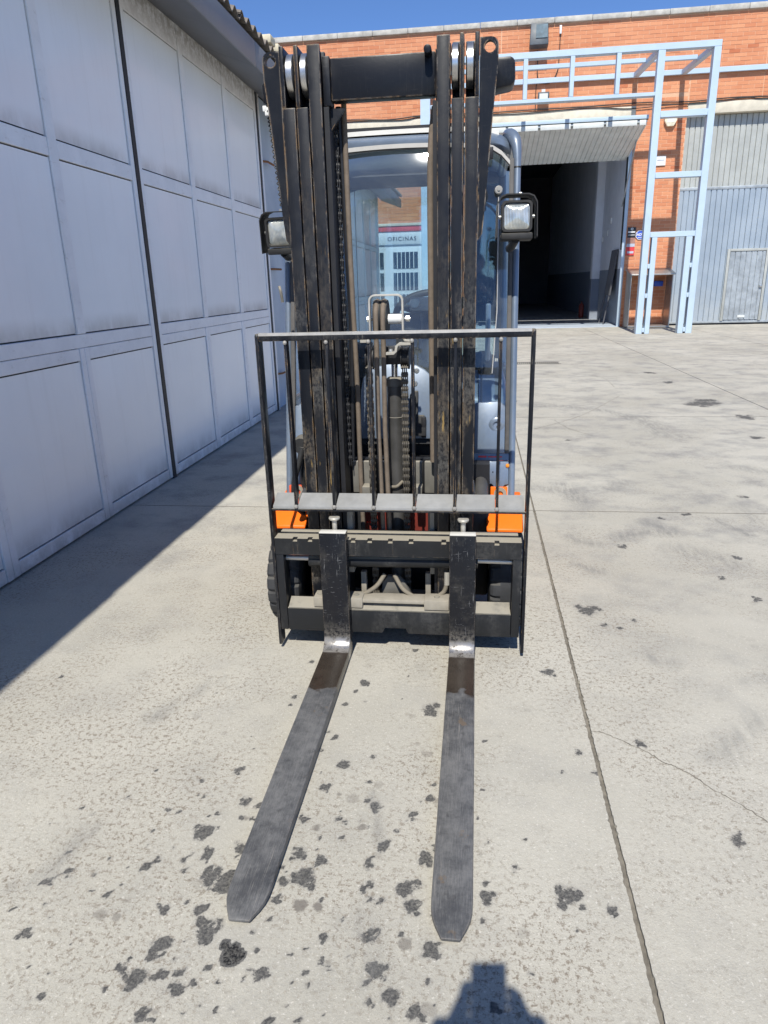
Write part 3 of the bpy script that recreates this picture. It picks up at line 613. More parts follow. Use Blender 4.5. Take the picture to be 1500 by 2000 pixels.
MB().box(XW-0.029, XW+0.06, YE+0.9, YE+0.96, 0, 3.39).build('wall_post', 'rail', shed, 0.004)
for z in (1.62, 0.42, 2.75):
    MB().tube([(XW-0.04, YE+0.1, z), (XW+0.03, YE+0.2, z), (XW+0.03, YE+0.45, z)], 0.012, 8).build('hinge', 'rust', shed)
MB().box(-7.0, XW-0.13, ys, 17.74, 0, 3.38).build('shed_core', 'intdark', shed)
# boxed eave
k = 0; y = ys
while y < 18.8:
    y2 = min(y+2.0, 18.9)
    m = MB(); t = 0.012
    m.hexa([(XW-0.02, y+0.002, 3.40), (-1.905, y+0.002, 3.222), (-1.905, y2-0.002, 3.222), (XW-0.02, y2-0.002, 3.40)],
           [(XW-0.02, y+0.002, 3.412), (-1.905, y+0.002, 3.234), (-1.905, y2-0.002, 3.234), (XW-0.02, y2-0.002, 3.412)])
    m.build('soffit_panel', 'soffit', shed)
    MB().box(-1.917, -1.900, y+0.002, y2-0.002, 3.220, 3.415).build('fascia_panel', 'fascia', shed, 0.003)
    y = y2
# corrugated roof sheets, edges overlapping
def roof_sheet_mesh():
    m = MB(); L = 1.1; n = 48; vs = []
    for q in range(2):
        for s_ in (0, 1):
            for i in range(n+1):
                yy = L*i/n; zz = 0.03*math.sin(2*math.pi*yy/0.177)
                vs.append((0 if q == 0 else -4.2, yy, zz+(0.0 if q == 0 else 0.95)+(0.009 if s_ else 0)))
    N = n+1; fs = []
    for i in range(n):
        fs += [(i, i+1, 2*N+i+1, 2*N+i), (N+i, 3*N+i, 3*N+i+1, N+i+1), (i, N+i, N+i+1, i+1)]
    return m.add(vs, fs).mesh('roof_sheet')
rsm = roof_sheet_mesh()
y = ys; k = 0
while y < 18:
    o = put('roof_sheet', rsm, 'roofsheet'); o.matrix_basis = Matrix.Translation((-1.872+random.uniform(-0.015, 0.012), y, 3.466+0.010*(k % 2))) @ Matrix.Rotation(random.uniform(-0.006, 0.006), 4, 'X')
    attach(o, shed); o.matrix_parent_inverse = wmat(shed).inverted(); y += 1.03; k += 1
for yy in (5.05, 5.6, 7.15, 7.42):
    MB().box(-2.05, -1.88, yy, yy+0.16, 3.53, 3.60).build('ridge_block', 'roofend', shed, 0.012)

# ------------------------------------------------------------------ brick factory building at the back
FY = 22.6; TOPZ = 8.04
fac = thing('brick_factory', (2.0, FY, 0), 'orange brick factory building with stone coping and large gates', 'building')
OPEN = [(-5.9, -1.45), (-0.12, 4.32), (5.70, 10.15), (11.5, 15.95)]; LZ0, LZ1 = 5.65, 5.93
m = MB()
m.box(-9, 18, FY+0.012, FY+0.30, LZ1, TOPZ)
xs = [-9]+[v for o in OPEN for v in o]+[18]
for i in range(0, len(xs), 2): m.box(xs[i], xs[i+1], FY+0.012, FY+0.30, 0, LZ1)
m.box(-5.9, -1.45, FY+0.16, FY+0.30, 3.12, LZ0)
wall = m.build('wall', 'mortar', fac, smooth=False)
for (a, b) in OPEN:
    MB().box(a+0.003, b-0.003, FY-0.015, FY+0.28, LZ0, LZ1-0.003).build('lintel', 'lintel', fac, 0.008)
x = -9.0
while x < 18:
    MB().box(x+0.004, x+0.996, FY-0.07, FY+0.33, TOPZ+0.002, TOPZ+0.135+random.uniform(-0.006, 0.006)).build('coping_stone', 'coping', fac, 0.012)
    x += 1.0
MB().box(-9, 18, FY+0.35, 60, 7.2, 7.6).build('roof_slab', 'coping', fac)
# bricks
BW, BH, JG = 0.302, 0.0955, 0.012
bme = MB().box(0, BW-JG, 0.006, 0.02, 0, BH-JG).mesh('brick', 0.003, 1, False)
bme.materials.append(MAT['brick'])
def tone_mesh(tv):
    me = bme.copy(); a = me.attributes.new('tone', 'FLOAT', 'POINT'); a.data.foreach_set('value', [tv]*len(me.vertices)); return me
TONES = [tone_mesh(t) for t in (0.03, 0.15, 0.3, 0.4, 0.5, 0.6, 0.7, 0.82, 0.95)]
TW = [1, 3, 4, 5, 5, 5, 4, 4, 2]
singles = []; joined = []
def brick_rect(x0, x1, z0, z1, yf, single):
    r = int(round(z0/BH)); 
    while True:
        zz = r*BH
        if zz+BH > z1+0.02: break
        x = x0-(BW/2 if r % 2 else 0)
        while x < x1-0.02:
            a = max(x, x0); b = min(x+BW-JG, x1)
            if b-a > 0.05:
                if abs((a+b)/2-3.35) < 0.0: pass
                (singles if single and len(singles) < 300 else joined).append((a, b, zz, yf))
            x += BW
        r += 1
brick_rect(4.325, 5.695, 0.0, LZ1+0.2, FY, True)
brick_rect(0.6, 7.6, 7.3, TOPZ-0.02, FY, True)
done = set((round(a, 3), round(z, 3)) for a, b, z, y in singles+joined)
def rest(x0, x1, z0, z1, yf=FY):
    n0 = len(joined); brick_rect(x0, x1, z0, z1, yf, False)
brick_rect(0.6, 7.6, LZ1+0.2, 7.3, FY, False) if False else None
rows_top = (LZ1+0.02, TOPZ-0.02)
rest(-9, 0.57, *rows_top); rest(7.62, 17.9, *rows_top); rest(0.6, 4.30, LZ1+0.02, 7.27); rest(5.72, 7.6, LZ1+0.02, 7.27); rest(4.325, 5.695, LZ1+0.25, 7.27)
rest(-1.44, -0.13, 0, LZ1); rest(-9, -5.92, 0, LZ1); rest(10.17, 11.48, 0, LZ1)
rest(-5.88, -1.47, 3.14, LZ0-0.02, FY+0.148)
for (a, b, z, yf) in singles:
    o = put('brick', random.choices(TONES, TW)[0], None)
    o.matrix_basis = Matrix.Translation((a, yf+random.uniform(-0.002, 0.002), z)) @ Matrix.Diagonal(((b-a)/(BW-JG), 1, 1, 1)); attach(o, wall)
jm = MB(); tone = []
for (a, b, z, yf) in joined:
    d = random.uniform(-0.002, 0.002)
    jm.box(a, b, yf+0.006+d, yf+0.02, z, z+BH-JG); tone += [random.choices((0.03, 0.15, 0.3, 0.4, 0.5, 0.6, 0.7, 0.82, 0.95), TW)[0]]*8
me = bpy.data.meshes.new('bricks'); me.from_pydata(jm.v, [], jm.f); me.update(); me.shade_flat()
a = me.attributes.new('tone', 'FLOAT', 'POINT'); a.data.foreach_set('value', tone)
jo = put('brickwork', me, 'brick', wall); jo['kind'] = 'stuff'

def ribbed(x0, x1, z0, z1, y, pitch=0.15, depth=0.03, along='z'):
    """vertical trapezoid ribs: list of profile points in x,y"""
    pr = []; x = x0
    while x < x1-1e-3:
        for fx, fy in ((0, 0), (0.80, 0), (0.86, depth), (0.94, depth)):
            if x+fx*pitch <= x1: pr.append((x+fx*pitch, y+fy))
        x += pitch
    pr.append((x1, y)); m = MB(); n = len(pr)
    m.add([(p[0], p[1], z0) for p in pr]+[(p[0], p[1], z1) for p in pr], [(i, i+1, n+i+1, n+i) for i in range(n-1)]); return m
# closed gate on the right
gate = thing('sliding_gate', (7.9, FY+0.22, 0), 'tall ribbed metal gate, grey above and blue-grey below, with small service door', 'gate')
GY = FY+0.22
ribbed(5.72, 10.13, 3.80, 5.64, GY).build('upper_sheet', 'gateup', gate, smooth=False)
ribbed(5.72, 10.13, 0.10, 3.74, GY-0.05).build('lower_sheet', 'gatelow', gate, smooth=False)
MB().box(5.70, 10.15, GY-0.06, GY+0.05, 3.735, 3.815).build('middle_rail', 'galv', gate, 0.004)
MB().box(5.70, 10.15, GY-0.065, GY+0.05, 0.05, 0.11).build('bottom_rail', 'galv', gate, 0.004)
MB().box(5.60, 10.2, GY+0.09, GY+0.12, 0, 5.7).build('backing', 'intdark', gate)
sd = ribbed(7.32, 8.30, 0.14, 2.05, GY-0.085, 0.15, 0.02).build('service_door', 'galv', gate, smooth=False)
for bx_ in ((7.24, 7.31, 0.11, 2.13), (8.31, 8.38, 0.11, 2.13), (7.312, 8.308, 2.06, 2.13)): MB().box(bx_[0], bx_[1], GY-0.10, GY-0.04, bx_[2], bx_[3]).build('door_frame', 'gateup', sd, 0.004)
MB().box(7.72, 7.92, GY-0.10, GY-0.08, 0.20, 0.27).build('kick_tag', 'whitetrim', sd)
MB().box(8.22, 8.29, GY-0.14, GY-0.08, 1.05, 1.12).build('handle', 'screw', sd, 0.006)

# open tilt-up door of the middle bay
tilt = thing('tilt_up_door', (2.1, 20.6, 5.2), 'open tilt-up door panel projecting like a canopy above dark entrance', 'door')
X0, X1 = -0.10, 4.22
ZA, ZB = 5.10, 4.62; YA, YB = 20.5, 22.9
pr = []; x = X0
while x < X1:
    for fx, fz in ((0, 0), (0.84, 0), (0.88, 0.022), (0.94, 0.022)): pr.append((min(x+fx*0.13, X1), fz))
    x += 0.13
n = len(pr); m = MB()
m.add([(p[0], YA, ZA+p[1]) for p in pr]+[(p[0], YB, ZB+p[1]) for p in pr], [(i, i+1, n+i+1, n+i) for i in range(n-1)])
m.build('underside_sheet', 'doorunder', tilt, smooth=False)
MB().hexa([(X0, YA, ZA+0.045), (X1, YA, ZA+0.045), (X1, YB, ZB+0.045), (X0, YB, ZB+0.045)], [(X0, YA, ZA+0.16), (X1, YA, ZA+0.16), (X1, YB, ZB+0.16), (X0, YB, ZB+0.16)]).build('door_core', 'doorunder', tilt)
x = X0
while x < X1-0.05:
    x2 = min(x+0.82, X1); MB().box(x+0.03, x2-0.03, YA-0.03, YA-0.002, ZA-0.03, ZA+0.09).build('lip_panel', 'whitetrim', tilt, 0.004); x = x2
MB().box(X0, X1+0.02, YA-0.045, YA-0.001, ZA+0.11, ZA+0.20).build('top_rail', 'bluesteel', tilt, 0.004)
MB().box(X0, X1+0.02, YA-0.02, YA+0.0, ZA+0.09, ZA+0.108).build('lip_strip', 'cable', tilt)
for xx in (X0+0.02, X1-0.04):
    MB().tube([(xx, YA+0.9, ZA-0.1), (xx, 22.85, 3.4)], 0.02, 8).build('stay_arm', 'galv', tilt)
# interior of the middle bay
hall = thing('hall_interior', (2.1, 34, 0), 'dark warehouse interior with white and grey wall behind open door', 'interior')
MB().box(4.33, 4.5, FY+0.31, 46, 1.68, 7.1).build('upper_wall', 'intwhite', hall)
MB().box(4.326, 4.5, FY+0.31, 46, 0, 1.678).build('dado', 'intgrey', hall)
MB().box(-0.4, -0.14, FY+0.31, 46, 0, 7.1).build('side_wall', 'intwhite', hall)
MB().box(-0.4, 4.5, 46.002, 46.2, 0, 7.1).build('end_wall', 'intdark', hall)
MB().box(-0.4, 4.5, FY+0.32, 46, 7.102, 7.18).build('ceiling', 'intdark', hall)
MB().box(-0.13, 4.325, FY+1.9, 46, -0.02, 0.012).build('hall_floor', 'intfloor', hall)
for yy in (26.9,):
    p = MB().box(4.06, 4.325, yy, yy+0.45, 1.40, 7.1).build('pilaster', 'intwhite', hall, 0.01); MB().box(4.055, 4.325, yy-0.003, yy+0.453, 0, 1.398).build('pilaster_base', 'intgrey', p)
for yy, zz in ((25.2, 3.1), (25.7, 2.75), (26.6, 2.6), (24.2, 1.55), (28.4, 2.55)):
    MB().box(4.29, 4.329, yy, yy+0.12, zz, zz+0.18).build('switch_box', 'white', hall, 0.008)
struct(MB().box(-0.10, 4.30, FY-0.02, FY+1.9, -0.02, 0.022).build('doorway_sill', 'sill'))
ex = thing('fire_extinguisher', (3.86, 27.6, 0), 'red fire extinguisher against wall inside dark warehouse', 'extinguisher')
MB().lathe([(0.0, 0.05), (0.085, 0.05), (0.09, 0.08), (0.09, 0.46), (0.07, 0.53), (0.025, 0.57), (0.025, 0.62), (0, 0.62)], (3.86, 27.6, 0), 'z', 20).build('cylinder', 'shaded_red', ex)  # red body coloured dark to imitate the hall's shade
MB().tube(smooth_path([(3.86, 27.58, 0.62), (3.76, 27.56, 0.58), (3.74, 27.56, 0.3), (3.76, 27.56, 0.2)]), 0.014, 8).build('hose', 'cable', ex)
bd = thing('leaning_board', (4.22, 24.0, 0), 'dark tall board leaning inside the warehouse doorway', 'board')
MB().hexa([(4.12, 23.6, 0.9), (4.16, 23.6, 0.9), (4.16, 24.5, 0.9), (4.12, 24.5, 0.9)], [(4.27, 23.6, 2.25), (4.31, 23.6, 2.25), (4.31, 24.5, 2.25), (4.27, 24.5, 2.25)]).build('panel', 'intdark', bd)
MB().tube([(4.0, 24.45, 0), (4.2, 24.4, 1.3)], 0.02, 8).build('leg', 'intdark', bd); MB().tube([(4.0, 23.65, 0), (4.2, 23.65, 1.3)], 0.02, 8).build('leg', 'intdark', bd)
jm_ = MB().box(4.225, 4.318, FY+0.02, FY+0.10, 0.02, 5.2); jm_.build('door_jamb', 'bluesteel', fac, 0.004)
MB().box(4.19, 4.222, FY+0.04, FY+0.12, 2.2, 5.2).build('door_track', 'cable', fac)

# office entrance in the left bay (seen through the cab glass)
off = thing('office_front', (-2.3, FY+0.1, 0), 'white office entrance with red frame and grey lettering above door', 'entrance')
OY = FY+0.10
MB().box(-3.62, -1.47, OY, OY+0.1, 2.56, 2.93).build('fascia_board', 'officewhite', off, 0.004)
for bx_ in ((-5.85, -1.455, 2.935, 3.08), (-1.63, -1.455, 0, 2.93), (-3.74, -3.63, 0, 2.93)): MB().box(bx_[0], bx_[1], OY-0.03, OY+0.08, bx_[2], bx_[3]).build('red_frame', 'officered', off, 0.004)
MB().box(-5.87, -1.46, OY-0.06, OY+0.2, 3.085, 3.16).build('drip_ledge', 'lintel', off, 0.006)
MB().box(-3.62, -1.64, OY+0.05, OY+0.12, 0, 2.555).build('door_wall', 'officewhite', off)
MB().box(-5.86, -3.75, OY+0.02, OY+0.12, 0, 2.93).build('side_wall', 'officewhite', off)
dr = MB().box(-2.66, -1.70, OY+0.01, OY+0.048, 0.02, 2.46).build('door', 'officewhite', off, 0.006)
for z0, z1 in ((1.86, 2.34), (1.22, 1.74), (0.62, 1.10)):
    MB().box(-2.56, -1.80, OY, OY+0.02, z0, z1).build('pane', 'winglass', dr)
    MB().box(-2.98, -2.86, OY+0.03, OY+0.055, z0, z1).build('side_pane', 'winglass', off)
    for k in range(1, 6):
        xx = -2.56+0.76*k/6; MB().box(xx-0.012, xx+0.012, OY-0.015, OY-0.001, z0, z1).build('bar', 'officewhite', dr)
def text(name, s_, size, loc, mat, parent, rot=(R(90), 0, 0), ext=0.004, bold=0.0, space=1.0):
    cu = bpy.data.curves.new(name, 'FONT'); cu.body = s_; cu.size = size; cu.align_x = 'CENTER'; cu.align_y = 'CENTER'; cu.extrude = ext; cu.offset = bold; cu.space_character = space
    tmp = bpy.data.objects.new('tmp', cu); COL.objects.link(tmp); dg = bpy.context.evaluated_depsgraph_get()
    me = bpy.data.meshes.new_from_object(tmp.evaluated_get(dg)); COL.objects.unlink(tmp); bpy.data.objects.remove(tmp)
    me.transform(Matrix.Translation(loc) @ Matrix.Rotation(rot[0], 4, 'X')); me.materials.clear()
    return put(name, me, mat, parent)
text('lettering', 'OFICINAS', 0.165, (-2.28, OY-0.004, 2.715), 'lettergrey', off, bold=0.003, space=1.28)

# pale blue steel portal frame in front of the facade
prt = thing('portal_frame', (4.9, 19.6, 0), 'pale blue square-tube steel frame standing before the brick facade', 'frame')
PY0, PY1 = 19.55, 19.75
def pt(nm, x0, x1, z0, z1, y0=PY0, y1=PY1): MB().box(x0, x1, y0, y1, z0, z1).build(nm, 'bluesteel', prt, 0.006, 1)
pt('post', 4.155, 4.315, 0, 6.46); pt('post', 5.40, 5.56, 0, 6.46)
pt('inner_strut', 4.375, 4.50, 0, 2.36); pt('inner_strut', 5.20, 5.34, 0, 2.36)
pt('rung', 4.317, 5.398, 5.05, 5.19); pt('rung', 4.317, 5.398, 3.72, 3.85); pt('rung', 4.317, 5.398, 2.362, 2.49)
for z in (0.04, 0.90, 1.62):
    pt('spacer', 4.316, 4.374, z, z+0.11); pt('spacer', 5.341, 5.399, z, z+0.11)
pt('top_beam', -1.42, 5.56, 6.462, 6.60); pt('lower_beam', -1.20, 4.153, 5.52, 5.60)
pt('post', -1.45, -1.21, 0, 6.46)
for x in (-0.1, 1.05, 2.15, 3.22): pt('strut', x, x+0.10, 5.602, 6.46)
for x in (-1.40, 4.17, 5.42): MB().hexa([(x, PY1+0.002, 6.46), (x+0.13, PY1+0.002, 6.46), (x+0.13, FY-0.10, 6.60), (x, FY-0.10, 6.60)], [(x, PY1+0.002, 6.58), (x+0.13, PY1+0.002, 6.58), (x+0.13, FY-0.10, 6.72), (x, FY-0.10, 6.72)]).build('cross_arm', 'bluesteel', prt, 0.005, 1)
pt('mid_beam', -1.26, 4.168, 6.585, 6.685, 21.0, 21.1); pt('mid_beam', 4.302, 5.418, 6.585, 6.685, 21.0, 21.1)
pt('wall_beam', -6, 12, 6.61, 6.735, FY-0.098, FY-0.018)

# small things on the facade
fl = thing('floodlight', (1.58, FY-0.2, 7.7), 'large dark floodlight high on brick wall under the coping', 'lamp')
MB().hexa([(1.33, FY-0.42, 7.46), (1.83, FY-0.42, 7.46), (1.83, FY-0.16, 7.42), (1.33, FY-0.16, 7.42)], [(1.36, FY-0.28, 8.0), (1.82, FY-0.28, 8.0), (1.82, FY-0.08, 7.98), (1.36, FY-0.08, 7.98)]).build('case', 'floodcase', fl, 0.015)
MB().hexa([(1.49, FY-0.40, 7.62), (1.80, FY-0.40, 7.62), (1.80, FY-0.37, 7.62), (1.49, FY-0.37, 7.62)], [(1.50, FY-0.31, 7.96), (1.80, FY-0.31, 7.96), (1.80, FY-0.28, 7.96), (1.50, FY-0.28, 7.96)]).build('glass', 'floodglass', fl)
MB().box(1.5, 1.66, FY-0.15, FY-0.014, 7.5, 7.6).build('bracket', 'floodcase', fl)
f2 = thing('floodlight', (1.77, FY-0.1, 6.25), 'small floodlight with white glass above the open door', 'lamp')
MB().box(1.62, 1.93, FY-0.17, FY-0.10, 6.14, 6.38).build('case', 'floodcase', f2, 0.012); MB().box(1.66, 1.89, FY-0.176, FY-0.168, 6.18, 6.34).build('glass', 'whitetrim', f2)
MB().box(1.72, 1.82, FY-0.10, FY-0.014, 6.36, 6.46).build('bracket', 'white', f2)
jb = tag(MB().box(2.14, 2.20, FY-0.05, FY-0.014, 7.78, 7.98).build('junction_box', 'white', None, 0.006), 'tiny white junction box beside the large floodlight', 'box')
def cable(pts, label, r=0.012):
    c = MB().tube(smooth_path(pts, 8), r, 6).build('wall_cable', 'cable'); tag(c, label, 'cable'); return c
cable([(2.17, FY-0.03, 7.78), (2.16, FY-0.03, 7.2), (2.13, FY-0.03, 6.9), (1.95, FY-0.05, 6.62), (1.62, FY-0.04, 6.72), (1.58, FY-0.03, 7.42)], 'thin black cable looping down from the large floodlight')
cable([(1.95, FY-0.04, 6.72), (1.75, FY-0.04, 6.62), (1.58, FY-0.03, 6.6), (1.57, FY-0.03, 6.05), (1.56, FY-0.03, 5.95)], 'thin black cable dropping past the small floodlight')
zc = 5.93
cable([(-9, FY-0.03, 6.02), (-4, FY-0.03, 5.99), (-2.6, FY-0.03, 5.94), (-1.5, FY-0.03, 6.0), (0, FY-0.03, 5.97), (1.5, FY-0.03, 5.98), (3.0, FY-0.03, 5.98), (4.5, FY-0.03, 6.0), (5.7, FY-0.03, 5.96), (6.9, FY-0.03, 6.0), (8.5, FY-0.03, 5.97), (12, FY-0.03, 6.02)], 'upper black cable strung along brick wall above the lintels', 0.016)
cable([(-9, FY-0.035, 5.94), (-4, FY-0.035, 5.95), (-2.2, FY-0.035, 5.91), (-1.5, FY-0.035, 5.97), (1.0, FY-0.035, 5.90), (3.0, FY-0.035, 5.95), (4.1, FY-0.035, 5.87), (5.1, FY-0.035, 5.90), (6.2, FY-0.035, 5.92), (7.2, FY-0.035, 5.98), (8.0, FY-0.035, 5.93), (12, FY-0.035, 5.97)], 'lower sagging black cable along brick wall above the lintels', 0.013)
al = thing('alarm_box', (5.26, FY-0.05, 5.5), 'cream pointed alarm siren box on brick pier', 'alarm')
P = [(x_+0.235, z_+0.22) for x_, z_ in ((4.86, 5.47), (4.86, 5.29), (4.94, 5.15), (5.11, 5.15), (5.19, 5.29), (5.19, 5.47), (5.10, 5.52), (4.95, 5.52))]
MB().prism(P, 'y', FY-0.10, FY-0.014).build('case', 'alarm', al, 0.015)
MB().box(5.165, 5.355, FY-0.106, FY-0.099, 5.47, 5.62).build('badge', 'white', al)
nb = thing('notice_plate', (5.05, FY-0.02, 4.5), 'small white notice plate on brick pier behind frame post', 'sign')
MB().box(4.87, 5.23, FY-0.03, FY-0.004, 4.40, 4.64).build('plate', 'white', nb); MB().box(5.0, 5.18, FY-0.034, FY-0.0295, 4.52, 4.55).build('print', 'signgrey', nb)
sg = thing('warning_sign', (4.5, FY-0.02, 2.2), 'black, grey and red stacked sign panels beside warehouse doorway', 'sign')
SX0, SX1 = 4.345, 4.572
MB().box(SX0, SX1, FY-0.024, FY+0.004, 2.52, 2.80).build('black_panel', 'signblack', sg); MB().box(SX0, SX1, FY-0.023, FY+0.004, 2.36, 2.517).build('faded_panel', 'signbrown', sg)
MB().box(SX0, SX1, FY-0.024, FY+0.004, 2.27, 2.357).build('grey_panel', 'signgrey', sg); MB().box(SX0, SX1, FY-0.023, FY+0.004, 2.04, 2.267).build('red_panel', 'signred', sg)
MB().lathe([(0.018, -0.004), (0.036, -0.004), (0.036, 0.002), (0.018, 0.002)], (4.465, FY-0.025, 2.755), 'y', 20).build('ring_mark', 'white', sg)
MB().box(4.36, 4.555, FY-0.028, FY-0.0235, 2.655, 2.695).build('white_print', 'white', sg); MB().box(4.37, 4.55, FY-0.028, FY-0.0235, 2.585, 2.60).build('white_print', 'white', sg)
MB().box(4.37, 4.55, FY-0.028, FY-0.0235, 2.09, 2.15).build('grey_print', 'signgrey', sg)
ad = thing('security_sign', (4.703, FY-0.02, 2.588), 'blue octagonal alarm company sign on brick pier', 'sign')
oc = [(4.703+0.135*math.cos(R(22.5+45*k)), 2.588+0.135*math.sin(R(22.5+45*k))) for k in range(8)]; oi = [(4.703+(u-4.703)*0.86, 2.588+(v-2.588)*0.86) for u, v in oc]
MB().prism(oc, 'y', FY-0.024, FY+0.004).build('border', 'white', ad); MB().prism(oi, 'y', FY-0.028, FY-0.0235).build('field', 'signblue', ad)
text('letters', 'ADT', 0.10, (4.703, FY-0.031, 2.593), 'white', ad, bold=0.003); MB().box(4.64, 4.766, FY-0.032, FY-0.0275, 2.512, 2.526).build('strip', 'white', ad)
cb = thing('steel_cabinet', (5.0, 22.2, 0), 'open-fronted steel cabinet with sloping lid at foot of brick pier', 'cabinet')
CY0 = FY-0.72
MB().hexa([(4.40, CY0, 0.02), (4.425, CY0, 0.02), (4.425, FY-0.02, 0.02), (4.40, FY-0.02, 0.02)], [(4.40, CY0, 1.47), (4.425, CY0, 1.47), (4.425, FY-0.02, 1.62), (4.40, FY-0.02, 1.62)]).build('side_panel', 'stainless', cb)
MB().hexa([(5.55, CY0, 0.02), (5.575, CY0, 0.02), (5.575, FY-0.02, 0.02), (5.55, FY-0.02, 0.02)], [(5.55, CY0, 1.47), (5.575, CY0, 1.47), (5.575, FY-0.02, 1.62), (5.55, FY-0.02, 1.62)]).build('side_panel', 'stainless', cb)
MB().hexa([(4.36, CY0-0.06, 1.46), (5.62, CY0-0.06, 1.46), (5.62, FY-0.02, 1.625), (4.36, FY-0.02, 1.625)], [(4.36, CY0-0.06, 1.50), (5.62, CY0-0.06, 1.50), (5.62, FY-0.02, 1.665), (4.36, FY-0.02, 1.665)]).build('lid', 'stainless', cb, 0.006)
MB().box(4.427, 5.548, CY0, FY-0.02, 0.02, 0.06).build('base', 'stainless', cb)
MB().box(5.2, 5.45, FY-0.12, FY-0.02, 1.15, 1.3).build('tap_box', 'signblue', cb, 0.01)

# drain channel grate in the yard
dg_ = thing('drain_grate', (0.2, 13.0, 0), 'steel drain channel grate set across the concrete yard', 'drain')
for yy in (12.80, 13.10): MB().box(-1.0, 1.5, yy, yy+0.02, -0.01, 0.008).build('edge_rail', 'grate', dg_)
slm = MB().box(0, 0.012, 0, 0.276, 0, 0.012).mesh('slat')
for k in range(70):
    o = put('slat', slm, 'grate'); o.matrix_basis = Matrix.Translation((-0.98+k*0.0352, 12.822, 0.0)); attach(o, dg_)
#FORKLIFT#
# ------------------------------------------------------------------ forklift
CX = -0.328
fk = thing('forklift', (CX, 3.3, 0), 'forklift truck with black triple mast, forks on the ground and blue-grey cab', 'forklift')
def mir(x): return 2*CX-x
YM = 2.578                                                         # mast front flange plane
# --- forks
def fork(x0, x1):
    prof = [(2.485, 0.0), (2.485, 0.528), (2.443, 0.528), (2.443, 0.105)]
    prof += [(2.443-0.055*(1-math.cos(R(a))), 0.105-0.058*math.sin(R(a))) for a in (20, 40, 60, 80)]
    prof += [(2.383, 0.047), (1.75, 0.040), (1.300, 0.023)]
    low = [(1.300, 0.006), (1.75, 0.001), (2.40, 0.0), (2.46, 0.0)]
    m = MB(); outline = prof+low
    sec = [(1.300, 0.0, 0.023), (1.272, 0.001, 0.0218), (1.250, 0.005, 0.0205), (1.228, 0.013, 0.0185), (1.210, 0.022, 0.0165), (1.198, 0.0275, 0.0145)]
    m.v = []; n = len(outline)
    m.add([(x0, y, z) for y, z in outline]+[(x1, y, z) for y, z in outline], [tuple(range(n-1, -1, -1)), tuple(range(n, 2*n))])
    it = len(prof)-1                                                # open end of the blade joins the rounded tip
    for i in range(n):
        if i == it: continue
        m.f.append((i, (i+1) % n, n+(i+1) % n, n+i))
    base = {('t', 0): it, ('b', 0): it+1, ('t', 1): n+it, ('b', 1): n+it+1}
    prev = (it, n+it, n+it+1, it+1)
    for (y, ins, zt_) in sec[1:]:
        o_ = len(m.v); m.v += [(x0+ins, y, zt_), (x1-ins, y, zt_), (x1-ins, y, 0.006), (x0+ins, y, 0.006)]
        cur = (o_, o_+1, o_+2, o_+3)
        for k in range(4): m.f.append((prev[k], prev[(k+1) % 4], cur[(k+1) % 4], cur[k]))
        prev = cur
    m.f.append(prev)
    o = m.build('fork', 'fork', fk, 0.0035, 2, True, 30)
    xc = (x0+x1)/2
    pin = MB().lathe([(0, 0.018), (0.020, 0.018), (0.022, 0.014), (0.020, 0.008), (0.010, 0.006), (0.009, -0.035), (0, -0.035)], (xc, 2.502, 0.555), 'z', 20).build('locking_pin', 'zinc', o)
    MB().box(xc-0.035, xc+0.035, 2.486, 2.52, 0.44, 0.50).build('fork_hook', 'black', o, 0.004)
    return o
fork(-0.584, -0.479); fork(-0.087, 0.012)
# --- load backrest
YB_ = 2.488
BX = [-0.676, -0.527, -0.375, -0.221, -0.070, 0.086]
gd = MB().box(-0.774, 0.192, YB_, YB_+0.036, 1.236, 1.261).build('load_backrest', 'guard', fk, 0.003)
MB().prism([(YB_-0.0008, 1.2545), (YB_-0.0012, 1.2635), (YB_+0.034, 1.2635), (YB_+0.034, 1.2615), (YB_+0.001, 1.2615)], 'x', -0.772, 0.190).build('worn_top_edge', 'barelight', gd)
for x0, x1 in ((-0.786, -0.774), (0.192, 0.204)):
    MB().prism([(YB_-0.001, 1.255), (YB_+0.004, 1.262), (YB_+0.052, 1.262), (YB_+0.056, 1.255), (YB_+0.056, 0.02), (YB_-0.001, 0.02)], 'x', x0, x1).build('side_bar', 'guard', gd, 0.002)
for x in BX:
    MB().prism([(YB_-0.001, 1.235), (YB_+0.036, 1.235), (YB_+0.044, 0.66), (YB_+0.005, 0.618), (YB_-0.001, 0.618)], 'x', x-0.005, x+0.005).build('upright_bar', 'guard', gd, 0.0015)
    for rr_, zz_, yy_ in ((0.008, 1.230, -0.001), (0.009, 0.617, 0.001)):
        MB().lathe([(0, -0.007), (rr_*0.75, -0.005), (rr_, 0), (rr_*0.75, 0.005), (0, 0.007)], (x, YB_+yy_, zz_), 'y', 10).build('weld_bead', 'weld', gd)
xs = [-0.774]+BX+[0.192]
for a, b in zip(xs[:-1], xs[1:]):
    MB().hexa([(a+0.006, YB_+0.003, 0.606), (b-0.006, YB_+0.003, 0.606), (b-0.006, YB_+0.075, 0.640), (a+0.006, YB_+0.075, 0.640)],
              [(a+0.006, YB_+0.003, 0.617), (b-0.006, YB_+0.003, 0.617), (b-0.006, YB_+0.075, 0.651), (a+0.006, YB_+0.075, 0.651)]).build('lower_plate', 'greybar', gd, 0.001, 1)
MB().box(-0.786, 0.204, YB_+0.002, YB_+0.012, 0.598, 0.6055).build('lower_edge', 'black', gd, 0.001)
# --- carriage
cg = MB()
nt = [-0.70, -0.655, -0.42, -0.335, -0.25, -0.165, -0.05, 0.085]
